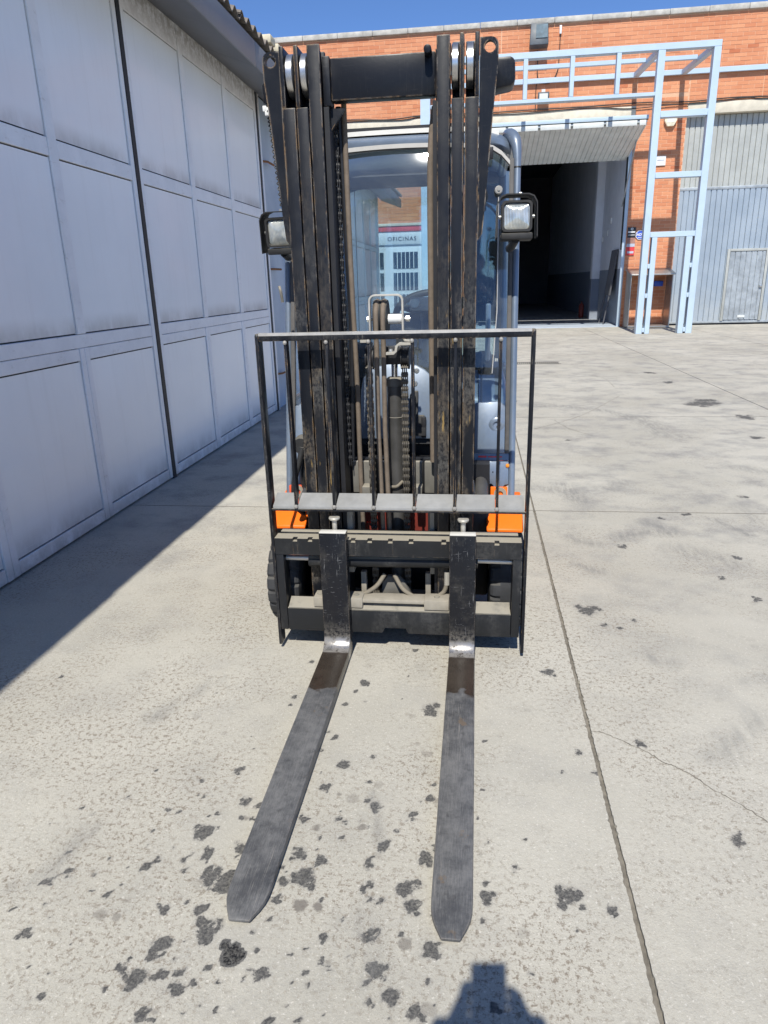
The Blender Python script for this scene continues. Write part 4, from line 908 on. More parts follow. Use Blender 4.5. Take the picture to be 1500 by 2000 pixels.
# top bar with locking notches cut in the upper front edge
cuts = [-0.772]+[v for n_ in (-0.69, -0.63, -0.46, -0.395, -0.315, -0.235, -0.11, 0.09) for v in (n_-0.009, n_+0.009)]+[0.182]
for i in range(0, len(cuts)-1):
    a, b = cuts[i], cuts[i+1]
    if i % 2 == 0: cg.box(a, b, 2.487, 2.545, 0.418, 0.486)
    else: cg.box(a, b, 2.487, 2.545, 0.418, 0.474); cg.box(a, b, 2.507, 2.545, 0.4745, 0.486)
carr = cg.build('carriage', 'carriage', fk)
MB().box(-0.762, 0.172, 2.5455, 2.585, 0.43, 0.494).build('rear_bar', 'carriage', carr, 0.003)
m = MB(); P = [(-0.74, 0.088), (-0.355, 0.088), (-0.345, 0.110), (-0.262, 0.110), (-0.252, 0.088), (0.150, 0.088), (0.150, 0.186), (-0.74, 0.186)]
m.prism(P, 'y', 2.488, 2.54); m.build('lower_bar', 'carriage', carr, 0.003)
MB().hexa([(-0.735, 2.4885, 0.187), (0.146, 2.4885, 0.187), (0.146, 2.54, 0.200), (-0.735, 2.54, 0.200)], [(-0.735, 2.4885, 0.189), (0.146, 2.4885, 0.189), (0.146, 2.54, 0.215), (-0.735, 2.54, 0.215)]).build('lower_bar_lip', 'dusty', carr)
for x0, x1 in ((-0.773, -0.741), (0.151, 0.183)):
    MB().box(x0, x1, 2.489, 2.57, 0.088, 0.4175).build('side_member', 'carriage', carr, 0.004)
m = MB(); m.box(-0.475, -0.095, 2.492, 2.56, 0.2165, 0.232); m.build('wear_strip', 'beige', carr, 0.003)
for x0, x1 in ((-0.49, -0.432), (-0.187, -0.09), (-0.63, -0.59)):
    b_ = MB().box(x0, x1, 2.486, 2.556, 0.196, 0.238).build('slide_block', 'beige', carr, 0.003)
    MB().lathe([(0, 0.004), (0.010, 0.003), (0.012, 0)], ((x0+x1)/2, 2.522, 0.238), 'z', 14).build('bolt', 'dusty', b_)
# side-shift cylinder
ss = MB().tube([(-0.648, 2.535, 0.376), (0.020, 2.535, 0.384)], 0.0235, 20).build('sideshift_cylinder', 'carriage', carr)
MB().tube([(-0.742, 2.533, 0.388), (-0.64, 2.533, 0.388)], 0.011, 14).build('rod', 'rodsteel', ss); MB().tube([(0.015, 2.533, 0.393), (0.152, 2.533, 0.391)], 0.011, 14).build('rod', 'rodsteel', ss)
MB().tube(smooth_path([(-0.49, 2.55, 0.222), (-0.44, 2.55, 0.228), (-0.385, 2.555, 0.262), (-0.35, 2.57, 0.31)]), 0.0088, 10).build('supply_hose', 'hosebeige', carr)
MB().tube(smooth_path([(-0.312, 2.57, 0.308), (-0.275, 2.555, 0.252), (-0.225, 2.55, 0.222), (-0.165, 2.55, 0.216), (-0.115, 2.55, 0.245), (-0.100, 2.55, 0.285)]), 0.0088, 10).build('supply_hose', 'hosebeige', carr)
MB().tube([(-0.1, 2.55, 0.28), (-0.1, 2.55, 0.335)], 0.011, 10).build('hose_fitting', 'zinc', carr)
MB().prism([(-0.372, 0.20), (-0.365, 0.262), (-0.345, 0.285), (-0.30, 0.285), (-0.275, 0.262), (-0.245, 0.20)], 'y', 2.60, 2.63).build('lug_plate', 'dusty', carr, 0.004)
# --- mast
mast = MB()
def rail(name, x0, x1, web, ztop, zcut, mat, y0=YM, depth=0.105):
    m = MB()
    m.box(x0, x1, y0, y0+0.017, 0.10, zcut)                        # front flange
    m.box(web[0], web[1], y0+(0.0 if zcut < ztop-0.05 else 0.0171), y0+depth-0.0171, zcut+0.0005 if zcut < ztop-0.05 else 0.10, ztop)
    m.box(web[0], web[1], y0+0.0171, y0+depth-0.0171, 0.10, zcut)
    m.box(x0, x1, y0+depth-0.017, y0+depth, 0.10, ztop)
    return m.build(name, mat, MO, 0.0028, 2)
MO = MB().box(-0.492, -0.143, 2.612, 2.665, 2.008, 2.134).build('mast', 'mast2', fk, 0.005)      # top tie beam carries the mast name
L_out = (-0.655, -0.6105); L_mid = (-0.606, -0.566); L_in = (-0.561, -0.5185)
rail('outer_rail', *L_out, (-0.655, -0.641), 2.168, 1.988, 'mast')
rail('middle_rail', *L_mid, (-0.606, -0.592), 2.168, 1.987, 'mast2', YM-0.002)
rail('inner_rail', *L_in, (-0.545, -0.53), 2.168, 2.167, 'mast3', YM-0.003)
rail('inner_rail', mir(L_in[1]), mir(L_in[0]), (-0.126, -0.111), 2.168, 2.167, 'mast3', YM-0.003)
rail('middle_rail', mir(L_mid[1]), mir(L_mid[0]), (-0.064, -0.050), 2.170, 1.988, 'mast', YM-0.002)
rail('outer_rail', mir(L_out[1]), mir(L_out[0]), (-0.0155, -0.001), 2.170, 1.989, 'mast2')
for x0, x1 in ((-0.639, -0.6115), (-0.590, -0.5645), (mir(-0.5645), mir(-0.590)), (mir(-0.6115), mir(-0.639))):
    MB().lathe([(0.0, x0), (0.060, x0), (0.066, x0+0.004), (0.066, x1-0.004), (0.060, x1), (0, x1)], (0, YM+0.062, 2.092), 'x', 36).build('guide_roller', 'roller', MO)
# lifting eye plates
eye = [(0.000, 1.555), (0.000, 2.157)]+arc(0.034, 2.132, 0.025, 90, 0, 5)+[(0.059, 2.08), (0.048, 1.97), (0.022, 1.635), (0.016, 1.575)]
me = plate_with_hole(eye, (0.032, 2.130), 0.0175, YM+0.012, YM+0.034); o = put('lifting_eye', me, 'mast', MO)
eyeL = [(mir(x), z) for x, z in eye]; me = plate_with_hole(eyeL, (mir(0.032), 2.130), 0.0175, YM+0.012, YM+0.034); put('lifting_eye', me, 'mast2', MO)
# welded end plates of the top beam, stop pin, underside
MB().box(-0.5175, -0.4925, 2.603, 2.67, 1.992, 2.139).build('weld_plate', 'black', MO, 0.004); MB().box(-0.1425, -0.1385, 2.603, 2.67, 1.995, 2.137).build('weld_plate', 'black', MO, 0.0015)
MB().cyl((-0.166, 2.612, 2.129), (-0.166, 2.565, 2.129), 0.0125, 18).build('stop_pin', 'black', MO, 0.002)
MB().box(-0.49, -0.145, 2.67, 2.76, 2.03, 2.10).build('rear_tie', 'black', MO, 0.004)
MB().prism([(-0.517, 1.90), (-0.517, 1.99), (-0.45, 1.99)], 'y', 2.63, 2.645).build('gusset', 'black', MO)
for xa, xb in ((-0.517, -0.500), (-0.152, -0.139)):                # dark side walls of the inner mast
    MB().box(xa, xb, 2.60, 2.72, 0.10, 1.99).build('inner_cheek', 'inner', MO)
# lower tie plates
for x0, x1 in ((-0.492, -0.405), (-0.372, -0.345), (-0.240, -0.206), (-0.198, -0.148)):
    MB().box(x0, x1, 2.722, 2.75, 0.606, 0.737).build('tie_plate', 'dusty', MO, 0.004)
MB().box(-0.53, -0.12, 2.752, 2.79, 0.60, 0.742).build('lower_tie', 'inner', MO)
for x0 in (-0.446, -0.238):
    lg = MB().box(x0, x0+0.034, 2.66, 2.721, 0.596, 0.648).build('chain_anchor_lug', 'dusty', MO, 0.004); MB().cyl((x0+0.017, 2.659, 0.616), (x0+0.017, 2.662, 0.616), 0.006, 14).build('lug_hole', 'inner', lg)
for x0 in (-0.505, -0.170):
    MB().box(x0, x0+0.026, 2.60, 2.66, 0.30, 0.575).build('guide_block', 'beige', MO, 0.005)
MB().box(-0.64, -0.02, 2.66, 2.74, 0.08, 0.17).build('bottom_tie', 'black', MO, 0.004)
for x in (-0.455, -0.190): MB().box(x, x+0.022, 2.61, 2.64, 0.19, 0.30).build('stop_bar', 'beige', MO, 0.003)
# centre free-lift cylinder
fc = MB().cyl((-0.308, 2.70, 0.14), (-0.308, 2.70, 1.045), 0.031, 28).build('lift_cylinder', 'cyl', MO)
MB().lathe([(0.0, 0), (0.034, 0), (0.034, 0.026), (0.024, 0.034), (0, 0.034)], (-0.308, 2.70, 1.046), 'z', 28).build('gland', 'dusty', fc)
MB().cyl((-0.308, 2.70, 1.08), (-0.308, 2.70, 1.17), 0.013, 16).build('rod', 'chrome', fc)
MB().lathe([(0.0312, -0.002), (0.033, 0), (0.0312, 0.002)], (-0.308, 2.70, 0.925), 'z', 28).build('band', 'dusty', fc)
MB().tube(smooth_path([(-0.335, 2.668, 0.648), (-0.305, 2.660, 0.652), (-0.28, 2.668, 0.672)]), 0.006, 8).build('hose_tie', 'hosebeige', fc)
hd = MB().box(-0.352, -0.270, 2.66, 2.73, 1.13, 1.195).build('chain_head', 'inner', MO, 0.006)
for xc in (-0.398, -0.264):
    MB().lathe([(0, xc-0.016), (0.045, xc-0.016), (0.045, xc-0.011), (0.036, xc-0.010), (0.036, xc+0.010), (0.045, xc+0.011), (0.045, xc+0.016), (0, xc+0.016)], (0, 2.685, 1.155), 'x', 28).build('chain_wheel', 'inner', hd)
# leaf chains
def chain(xc, y, z0, z1):
    m = MB(); p = 0.0265; z = z0; k = 0
    while z < z1:
        offs = (-0.0105, -0.0035, 0.0035, 0.0105) if k % 2 == 0 else (-0.007, 0.0, 0.007)
        for q in offs:
            pts = arc(y, z+p/2, 0.0095, 0, 180, 5)+arc(y, z-p/2, 0.0095, 180, 360, 5)
            m.prism(pts, 'x', xc+q-0.0016, xc+q+0.0016)
        m.cyl((xc-0.0135, y, z+p/2), (xc+0.0135, y, z+p/2), 0.0042, 8)
        z += p; k += 1
    return m.build('leaf_chain', 'chain', MO, smooth=False)
chain(-0.398, 2.645, 0.18, 1.13); chain(-0.264, 2.645, 0.18, 1.13); ck = chain(-0.4985, 2.685, 0.75, 1.98); ck.data.materials.clear(); ck.data.materials.append(MAT['inner'])
# hose sheave on its bracket
br = MB()
def flat(pts, w=0.022, t=0.006): pass
P_ = [(-0.386, 1.235), (-0.386, 1.345)]+arc(-0.366, 1.362, 0.020, 180, 90, 5)+arc(-0.285, 1.362, 0.020, 90, 0, 5)+[(-0.265, 1.232), (-0.258, 1.222), (-0.236, 1.220)]
IN_ = [(x+ (0.0065 if i < 6 else 0.0), z) for i, (x, z) in enumerate(P_)]
def strip(path, half, y0, y1):
    m = MB(); n = len(path); vs = []
    for i, (x, z) in enumerate(path):
        a = Vector(path[max(i-1, 0)]); b = Vector(path[min(i+1, n-1)]); t = (b-a).normalized(); nn = Vector((-t.y, t.x))*half
        vs += [(x+nn.x, y0, z+nn.y), (x-nn.x, y0, z-nn.y), (x-nn.x, y1, z-nn.y), (x+nn.x, y1, z+nn.y)]
    fs = [(0, 1, 2, 3), (4*n-4, 4*n-1, 4*n-2, 4*n-3)]
    for i in range(n-1):
        for k in range(4): fs.append((4*i+k, 4*i+(k+1) % 4, 4*i+4+(k+1) % 4, 4*i+4+k))
    return m.add(vs, fs)
sb = strip(P_, 0.0035, 2.610, 2.634).build('sheave_bracket', 'zinc', MO, 0.001, 1)
strip([(-0.236, 1.210), (-0.280, 1.209), (-0.289, 1.202), (-0.292, 1.184), (-0.300, 1.176), (-0.340, 1.175)], 0.005, 2.608, 2.640).build('bracket_foot', 'zinc', sb, 0.001, 1)
strip([(-0.424, 1.226), (-0.388, 1.226)], 0.010, 2.608, 2.640).build('bracket_foot', 'zinc', sb, 0.001, 1)
for x, z in ((-0.245, 1.224), (-0.408, 1.237), (-0.312, 1.181)):
    MB().lathe([(0, 0.010), (0.007, 0.010), (0.0085, 0.004), (0.011, 0.003), (0.011, 0), (0, 0)], (x, 2.624, z), 'z', 6).build('bolt', 'screw', sb, smooth=False)
MB().cyl((-0.402, 2.655, 1.297), (-0.240, 2.655, 1.297), 0.006, 12).build('axle', 'screw', sb); MB().cyl((-0.322, 2.655, 1.297), (-0.268, 2.655, 1.297), 0.0175, 20).build('spacer_sleeve', 'white', sb)
for x in (-0.250, -0.394): MB().lathe([(0, -0.007), (0.011, -0.007), (0.011, 0.007), (0, 0.007)], (x, 2.655, 1.297), 'x', 6).build('axle_nut', 'screw', sb, smooth=False)
for xc in (-0.363, -0.337):
    MB().lathe([(0, xc-0.012), (0.068, xc-0.012), (0.068, xc-0.009), (0.055, xc-0.006), (0.055, xc+0.006), (0.068, xc+0.009), (0.068, xc+0.012), (0, xc+0.012)], (0, 2.672, 1.297), 'x', 40).build('hose_sheave', 'rubberblk', sb)
    pts = [(xc, 2.672-0.064*math.cos(R(a)), 1.297+0.064*math.sin(R(a))) for a in range(150, -1, -12)]
    pts += [(xc, 2.610, 1.18), (xc-0.002, 2.612, 0.9), (xc+0.004, 2.612, 0.6), (xc+0.008, 2.613, 0.36)]
    MB().tube(pts, 0.0092, 10).build('lift_hose', 'hose', MO)
# long hoses behind the mast
MB().tube(smooth_path([(-0.466, 2.70, 2.02), (-0.466, 2.70, 1.95), (-0.463, 2.70, 1.5), (-0.456, 2.70, 1.1), (-0.455, 2.70, 0.75), (-0.452, 2.70, 0.42)]), 0.0095, 10).build('long_hose', 'hose', MO)
MB().tube(smooth_path([(-0.150, 2.69, 1.99), (-0.162, 2.68, 1.88), (-0.166, 2.675, 1.7), (-0.164, 2.675, 1.3), (-0.160, 2.675, 0.75)]), 0.0115, 10).build('long_hose', 'hose', MO)
MB().tube([(-0.487, 2.705, 2.01), (-0.470, 2.705, 1.3), (-0.487, 2.705, 0.75)], 0.010, 8).build('tilt_pipe', 'inner', MO)
# hose reel cover sticking out behind the right eye
MB().prism([(0.02, 2.128)]+arc(0.095, 2.108, 0.022, 75, 0, 4)+arc(0.095, 2.065, 0.024, 0, -70, 4)+[(0.02, 2.030)], 'y', 2.70, 2.80).build('hose_cover', 'black', MO, 0.008)
# cable bracket and spiral cable at the left eye
cbk = MB().prism([(-0.735, 2.02), (-0.735, 2.075), (-0.722, 2.09), (-0.70, 2.09), (-0.70, 2.02)], 'y', 2.64, 2.655).build('cable_bracket', 'black', MO, 0.002)
sp = []; base = smooth_path([(-0.728, 2.66, 2.02), (-0.728, 2.67, 1.98), (-0.722, 2.69, 1.85), (-0.712, 2.70, 1.70)], 60)
for i, p in enumerate(base):
    a = i*0.9; sp.append(p+Vector((0.0035*math.cos(a), 0.0035*math.sin(a), 0)))
MB().tube(sp, 0.0022, 5).build('spiral_cable', 'hoseblk', MO)
for k, (dx, dz) in enumerate(((-0.735, 2.005), (-0.722, 2.0), (-0.728, 1.992))): MB().box(dx-0.006, dx+0.008, 2.645, 2.66, dz-0.008, dz+0.010).build('cable_tie', 'white', cbk, 0.002)
# --- front wheels
WY, WR = 2.80, 0.205
def wheel(xa, xb, out):
    prof = [(0.11, xa+0.006), (0.16, xa), (WR-0.030, xa+0.002), (WR-0.010, xa+0.006), (WR-0.002, xa+0.016), (WR, xa+0.045), (WR, xb-0.045), (WR-0.002, xb-0.016), (WR-0.010, xb-0.006), (WR-0.030, xb-0.002), (0.16, xb), (0.11, xb-0.006)]
    m = MB(); n = 120; k_ = len(prof); vs = []; fs = []
    for i in range(n):
        a = 2*math.pi*i/n; gr0 = i % 6 == 0; gr1 = (i+3) % 6 == 0       # moulded grooves on both shoulders
        for q, (r, h) in enumerate(prof):
            if gr0 and 2 <= q <= 4: r -= 0.012
            if gr1 and 7 <= q <= 9: r -= 0.012
            vs.append((h, WY+r*math.cos(a), WR+r*math.sin(a)))
    for i in range(n):
        j = (i+1) % n
        for q in range(k_-1): fs.append((i*k_+q, i*k_+q+1, j*k_+q+1, j*k_+q))
    w = m.add(vs, fs).build('wheel', 'tyre', fk, ang=25)
    MB().lathe([(0.0, (xa+xb)/2-0.03), (0.10, (xa+xb)/2-0.03), (0.112, (xa if out < 0 else xb)), (0.105, (xa if out < 0 else xb)), (0.095, (xa+xb)/2+0.03), (0, (xa+xb)/2+0.03)], (0, WY, WR), 'x', 32).build('rim', 'dusty', w)
wheel(-0.862, -0.715, -1); wheel(0.067, 0.214, 1)
# --- chassis, fenders
ch = MB().box(-0.72, 0.065, 2.80, 4.30, 0.12, 0.56).build('chassis', 'inner', fk, 0.01)
MB().box(-0.47, -0.19, 2.79, 2.7995, 0.40, 0.56).build('front_plate', 'shaded_red', ch)  # plate colour darkened in place of the shade behind the mast
MB().box(-0.72, 0.065, 2.83, 2.90, 0.56, 0.70).build('firewall', 'inner', ch)
for x in (-0.448, -0.436): MB().lathe([(0, -0.004), (0.004, -0.003), (0.005, 0)], (x, 2.79, 0.455), 'y', 10).build('red_reflector', 'reddot', ch)
for sgn in (0, 1):
    X = (lambda x: x) if sgn else mir
    P = [(X(0.055), 0.0), (X(0.205), 0.0)]
    m = MB()
    pr = [(2.742, 0.433), (2.742, 0.448), (2.86, 0.512), (3.02, 0.53), (3.02, 0.515), (2.86, 0.495)]
    x0, x1 = sorted((X(0.055), X(0.205)))
    m.prism(pr, 'x', x0, x1)
    fn = m.build('fender', 'orange', fk, 0.006)
    a0, a1 = sorted((X(0.070), X(0.140)))
    MB().box(a0, a1, 2.835, 2.855, 0.502, 0.600).build('fender_bracket', 'redshade' if not sgn else 'orange', fn, 0.003)  # left bracket gets the orange with shade painted in
    MB().lathe([(0.012, -0.006), (0.026, -0.006), (0.026, 0.004), (0.012, 0.004)], ((a0+a1)/2+0.005, 2.834, 0.575), 'y', 18).build('tie_down_ring', 'beige', fn)
    MB().box(min(X(0.065), X(0.200)), max(X(0.065), X(0.200)), 2.76, 3.05, 0.415, 0.43).build('fender_underside', 'inner', fn)
    # tilt cylinder stub and hoses beside the mast
    MB().tube([(X(0.028), 2.70, 0.585), (X(0.028), 3.0, 0.66)], 0.030, 16).build('tilt_cylinder', 'cyl', ch)
    MB().lathe([(0, -0.02), (0.028, -0.02), (0.032, 0), (0.02, 0.02), (0, 0.02)], (X(0.030), 2.69, 0.58), 'y', 16).build('tilt_pivot', 'dusty', ch)
MB().hexa([(-0.012, 2.72, 0.585), (0.008, 2.72, 0.585), (0.008, 2.74, 0.585), (-0.012, 2.74, 0.585)], [(-0.004, 2.72, 0.66), (0.001, 2.72, 0.66), (0.001, 2.735, 0.66), (-0.004, 2.735, 0.66)]).build('mast_stop', 'barelight', ch)
# left side: black hose bundle and valve
MB().lathe([(0, -0.03), (0.032, -0.03), (0.04, -0.01), (0.04, 0.02), (0.03, 0.03), (0, 0.03)], (-0.715, 2.80, 0.79), 'y', 18).build('work_connector', 'rubberblk', ch)
MB().lathe([(0, 0), (0.028, 0), (0.034, 0.03), (0.034, 0.09), (0.028, 0.10), (0.028, 0.13), (0.036, 0.135), (0.036, 0.15), (0, 0.15)], (-0.705, 2.82, 0.60), 'z', 18).build('accumulator', 'hoseblk', ch)
MB().tube(smooth_path([(-0.690, 2.70, 0.80), (-0.705, 2.69, 0.74), (-0.728, 2.68, 0.66), (-0.735, 2.70, 0.56), (-0.72, 2.76, 0.50)]), 0.012, 10).build('side_hose', 'rubberblk', ch)
for k in range(3): MB().tube(smooth_path([(-0.70+0.012*k, 2.74, 0.74), (-0.705+0.012*k, 2.72, 0.68), (-0.69+0.01*k, 2.73, 0.62)]), 0.006, 8).build('thin_hose', 'hoseblk', ch)
# --- cab
def yl(z): return 2.88+0.24*(z-0.44)
def lean(m): return m
def panel(poly, off0, off1):
    return MB().prism(poly, 'y', lambda u, v: yl(v)+off0, lambda u, v: yl(v)+off1)
PR = 0.0145
cab = MB()
zt = 1.90
def pillar_path(X):
    pts = [(X(0.160), yl(z)+0.012, z) for z in (0.46, 0.7, 1.0, 1.3, 1.6, 1.80, 1.87)]
    pts += [(X(0.158), yl(1.93)+0.015, 1.93), (X(0.150), yl(1.97)+0.025, 1.972), (X(0.135), yl(2.0)+0.06, 2.0), (X(0.125), yl(2.0)+0.12, 2.012)]
    return pts
roof = MB()
rz = 2.012
# roof shell: rounded front edge, long top
prs = []
for k, (dy, dz) in enumerate(((0.0, 1.955), (-0.012, 1.975), (-0.010, 1.995), (0.01, 2.012), (0.05, 2.022), (0.5, 2.035), (1.15, 2.02), (1.20, 1.99), (1.20, 1.96))):
    prs.append((3.262+dy, dz))
nx = 24; vs = []
for i in range(nx+1):
    u = i/nx; x = -0.790+(0.924)*u; e = abs(2*u-1); sag = 0.035*max(0, (e-0.72)/0.28)**2.2; bow = -0.035*(1-e*e)
    for (y_, z_) in prs: vs.append((x, y_+0.03+bow*(1 if y_ < 3.5 else -0.3), z_-sag))
n = len(prs); fs = [(i*n+k, i*n+k+1, (i+1)*n+k+1, (i+1)*n+k) for i in range(nx) for k in range(n-1)]
cabo = roof.add(vs, fs).build('cab', 'cab', fk)
cabo.data.materials.append(MAT['rooftrim'])
sol = cabo.modifiers.new('thick', 'SOLIDIFY'); sol.thickness = 0.012; sol.offset = -1
for X in ((lambda x: x), mir):
    pp_ = smooth_path(pillar_path(X), 3); MB().tube(pp_, [PR+(0.010*min(1, (i_-18)/6) if i_ > 18 else 0) for i_ in range(len(pp_))], 14).build('front_pillar', 'cab', cabo)
    a, b = sorted((X(0.129), X(0.1465)))
    panel([(a, 0.72), (b, 0.72), (b, 1.90), (a, 1.90)], -0.006, 0.02).build('pillar_seal', 'seal', cabo, 0.003)
    cap = MB().lathe([(PR+0.0005, -0.004), (PR+0.002, 0), (PR+0.0005, 0.004)], (X(0.160), yl(1.865)+0.012, 1.865), 'z', 16); cap.build('pillar_joint', 'inner', cabo)
    MB().tube([(X(0.160), 4.28, 0.62), (X(0.160), 4.34, 1.3), (X(0.15), 4.36, 2.0)], 0.028, 12).build('rear_pillar', 'cab', cabo)
    MB().tube([(X(0.128), yl(1.99)+0.10, 1.995), (X(0.13), 4.36, 1.99)], 0.024, 12).build('roof_side_rail', 'cab', cabo)
    MB().tube([(X(0.165), yl(0.93)+0.02, 0.93), (X(0.165), 4.30, 0.95)], 0.012, 8).build('door_waist_rail', 'cab', cabo)
# pale roof lip and header trims following the arched windscreen
def header(z_of, zh, off0, off1, mat, nm, xa=-0.785, xb=0.129, n=26):
    up_ = []; lo_ = []
    for i in range(n+1):
        x = xa+(xb-xa)*i/n; z = z_of(x); up_.append((x, z+zh)); lo_.append((x, z))
    m = MB(); vs = []
    for (x, z), (x2, z2) in zip(lo_, up_):
        vs += [(x, yl(z)+off0, z), (x2, yl(z2)+off0, z2), (x2, yl(z2)+off1, z2), (x, yl(z)+off1, z)]
    fs = [(4*i+k, 4*i+(k+1) % 4, 4*i+4+(k+1) % 4, 4*i+4+k) for i in range(n) for k in range(4)]+[(0, 1, 2, 3), (4*n, 4*n+3, 4*n+2, 4*n+1)]
    return m.add(vs, fs).build(nm, mat, cabo)
def ztop(x):
    e = abs((x-CX)/0.4565); return 1.953-0.030*e**2-0.055*max(0, (e-0.80)/0.20)**2.0
header(lambda x: ztop(x)+0.001, 0.004, -0.014, 0.0, 'inner', 'glass_seal')
header(lambda x: ztop(x)+0.0055, 0.017, -0.018, 0.01, 'cabtrim', 'header_trim')
# roof top pale skin + visor strip behind
rs = MB(); vs = []
for i in range(nx+1):
    u = i/nx; x = -0.74+0.824*u; e = abs(2*u-1); sag = 0.02*e**6; bow = -0.03*(1-e*e)
    for (y_, z_) in ((3.30, 2.020), (3.302, 2.038), (3.36, 2.046), (4.40, 2.062), (4.40, 2.04)): vs.append((x, y_+bow*(1 if y_ < 3.6 else 0), z_-sag))
rs.add(vs, [(i*5+k, i*5+k+1, (i+1)*5+k+1, (i+1)*5+k) for i in range(nx) for k in range(4)]); rs.build('roof_skin', 'rooftrim', cabo)
MB().box(-0.66, 0.0, 3.42, 3.44, 2.062, 2.078).build('roof_strip', 'inner', cabo)
# windscreen, bowed at the top
gv = []; NXg, NZg = 28, 30
for j in range(NZg+1):
    for i in range(NXg+1):
        x = -0.786+0.9155*i/NXg; zt_ = ztop(x); z = 0.925+(zt_-0.925)*j/NZg
        e = (x-CX)/0.457; k_ = max(0, (z-1.68)/0.27)
        gv.append((x, yl(z)+0.004-0.022*(1-e*e)+0.022*k_**2, z))
gm_ = MB().add(gv, [(j*(NXg+1)+i, j*(NXg+1)+i+1, (j+1)*(NXg+1)+i+1, (j+1)*(NXg+1)+i) for j in range(NZg) for i in range(NXg)])
gl_o = gm_.build('windscreen', 'glass', cabo)
# washer boss on the glass, sensor block, wiper
MB().lathe([(0, -0.030), (0.005, -0.030), (0.0055, -0.026), (0.014, -0.026), (0.0155, -0.020), (0.0165, -0.004), (0, -0.004)], (0.085, yl(1.78), 1.778), 'y', 22).build('wiper_boss', 'cabtrim', gl_o)
MB().box(0.032, 0.060, yl(1.92)-0.03, yl(1.92)-0.004, 1.898, 1.943).build('sensor_block', 'inner', gl_o, 0.003)
MB().tube([(0.085, yl(1.75)-0.012, 1.75), (0.086, yl(1.3)-0.018, 1.3), (0.070, yl(1.05)-0.016, 1.05)], 0.0022, 6).build('wiper_arm', 'barelight', gl_o)
# rear window and side glass
MB().box(-0.78, 0.125, 4.33, 4.335, 1.0, 1.97).build('rear_window', 'glassrear', cabo)
m = MB(); m.box(-0.80, -0.77, 4.30, 4.345, 0.98, 2.0); m.box(0.115, 0.145, 4.30, 4.345, 0.98, 2.0); m.box(-0.77, 0.115, 4.30, 4.345, 1.94, 2.0); m.box(-0.77, 0.115, 4.30, 4.345, 0.96, 1.0); m.build('rear_window_frame', 'seal', cabo, 0.006)
# lower front panels
pR = panel([(0.000, 0.722), (0.128, 0.722), (0.128, 0.915), (0.118, 0.922), (0.108, 0.936), (0.0, 0.928)], -0.010, 0.006).build('lower_panel', 'cab', cabo, 0.004)
d = MB(); d.lathe([(0.034, 0.004), (0.026, -0.001), (0.018, -0.001), (0.010, 0.006), (0.003, 0.010), (0, 0.010)], (0.093, yl(0.837)-0.014, 0.837), 'y', 28); d.build('panel_boss', 'cab', pR)
MB().lathe([(0, -0.003), (0.004, -0.003), (0.005, 0)], (0.097, yl(0.83)-0.012, 0.832), 'y', 10).build('boss_hole', 'inner', pR)
panel([(-0.784, 0.47), (-0.655, 0.47), (-0.655, 0.935), (-0.755, 0.935), (-0.772, 0.922), (-0.784, 0.922)], -0.010, 0.006).build('lower_panel', 'cab', cabo, 0.004)
panel([(-0.655, 0.60), (0.0, 0.60), (0.0, 0.70), (-0.655, 0.70)], 0.03, 0.05).build('toe_board', 'inner', cabo)
lp = panel([(0.0, 0.596), (0.075, 0.596), (0.083, 0.588), (0.086, 0.565), (0.092, 0.558), (0.112, 0.558), (0.118, 0.566), (0.124, 0.585), (0.132, 0.592), (0.146, 0.594), (0.146, 0.690), (0.0, 0.690)], -0.012, 0.004).build('kick_panel', 'cab', cabo, 0.003)
for x in (0.042, 0.080): MB().lathe([(0, -0.002), (0.003, -0.002), (0.0035, 0)], (x, yl(0.645)-0.011, 0.645), 'y', 10).build('rivet_hole', 'inner', lp)
panel([(0.0, 0.692), (0.146, 0.692), (0.146, 0.720), (0.0, 0.720)], -0.004, 0.004).build('panel_gap', 'cab', cabo)
panel([(0.018, 0.704), (0.052, 0.704), (0.052, 0.711), (0.018, 0.711)], -0.0065, -0.0045).build('red_decal', 'reddot', lp); panel([(0.058, 0.705), (0.118, 0.705), (0.118, 0.709), (0.058, 0.709)], -0.0065, -0.0045).build('red_decal', 'reddot', lp)
MB().lathe([(0, -0.012), (0.007, -0.010), (0.009, 0), (0, 0.0)], (0.141, yl(0.672)-0.008, 0.672), 'y', 14).build('amber_marker', 'yellowled', cabo)
panel([(0.124, 0.46), (0.147, 0.46), (0.147, 0.59), (0.124, 0.575)], -0.008, 0.004).build('kick_panel', 'cabtrim', cabo, 0.002)
# arched dash panel in the middle
hp = [(-0.489, 0.785), (-0.488, 0.985)]+[(-0.479, 1.035), (-0.460, 1.063), (-0.430, 1.080), (-0.37, 1.095), (-0.303, 1.098), (-0.25, 1.088), (-0.215, 1.070), (-0.18, 1.038), (-0.160, 1.0), (-0.155, 0.94), (-0.155, 0.785)]
dp = panel(hp, -0.024, -0.006).build('dash_panel', 'cab', cabo, 0.004)
hb = [(-0.51, 0.76), (-0.51, 1.0)]+[(-0.498, 1.055), (-0.470, 1.09), (-0.430, 1.108), (-0.37, 1.122), (-0.303, 1.125), (-0.24, 1.114), (-0.195, 1.092), (-0.155, 1.05), (-0.138, 0.99), (-0.138, 0.76)]
panel(hb, -0.004, 0.016).build('dash_surround', 'inner', cabo)
for x, z in ((-0.248, 1.065), (-0.254, 1.012)):
    MB().lathe([(0, -0.006), (0.008, -0.006), (0.011, -0.002), (0.012, 0), (0, 0)], (x, yl(z)-0.024, z), 'y', 16).build('dash_bolt', 'screw', dp)
MB().box(-0.225, -0.205, 2.93, 2.95, 0.79, 0.88).build('latch', 'inner', dp, 0.004); 
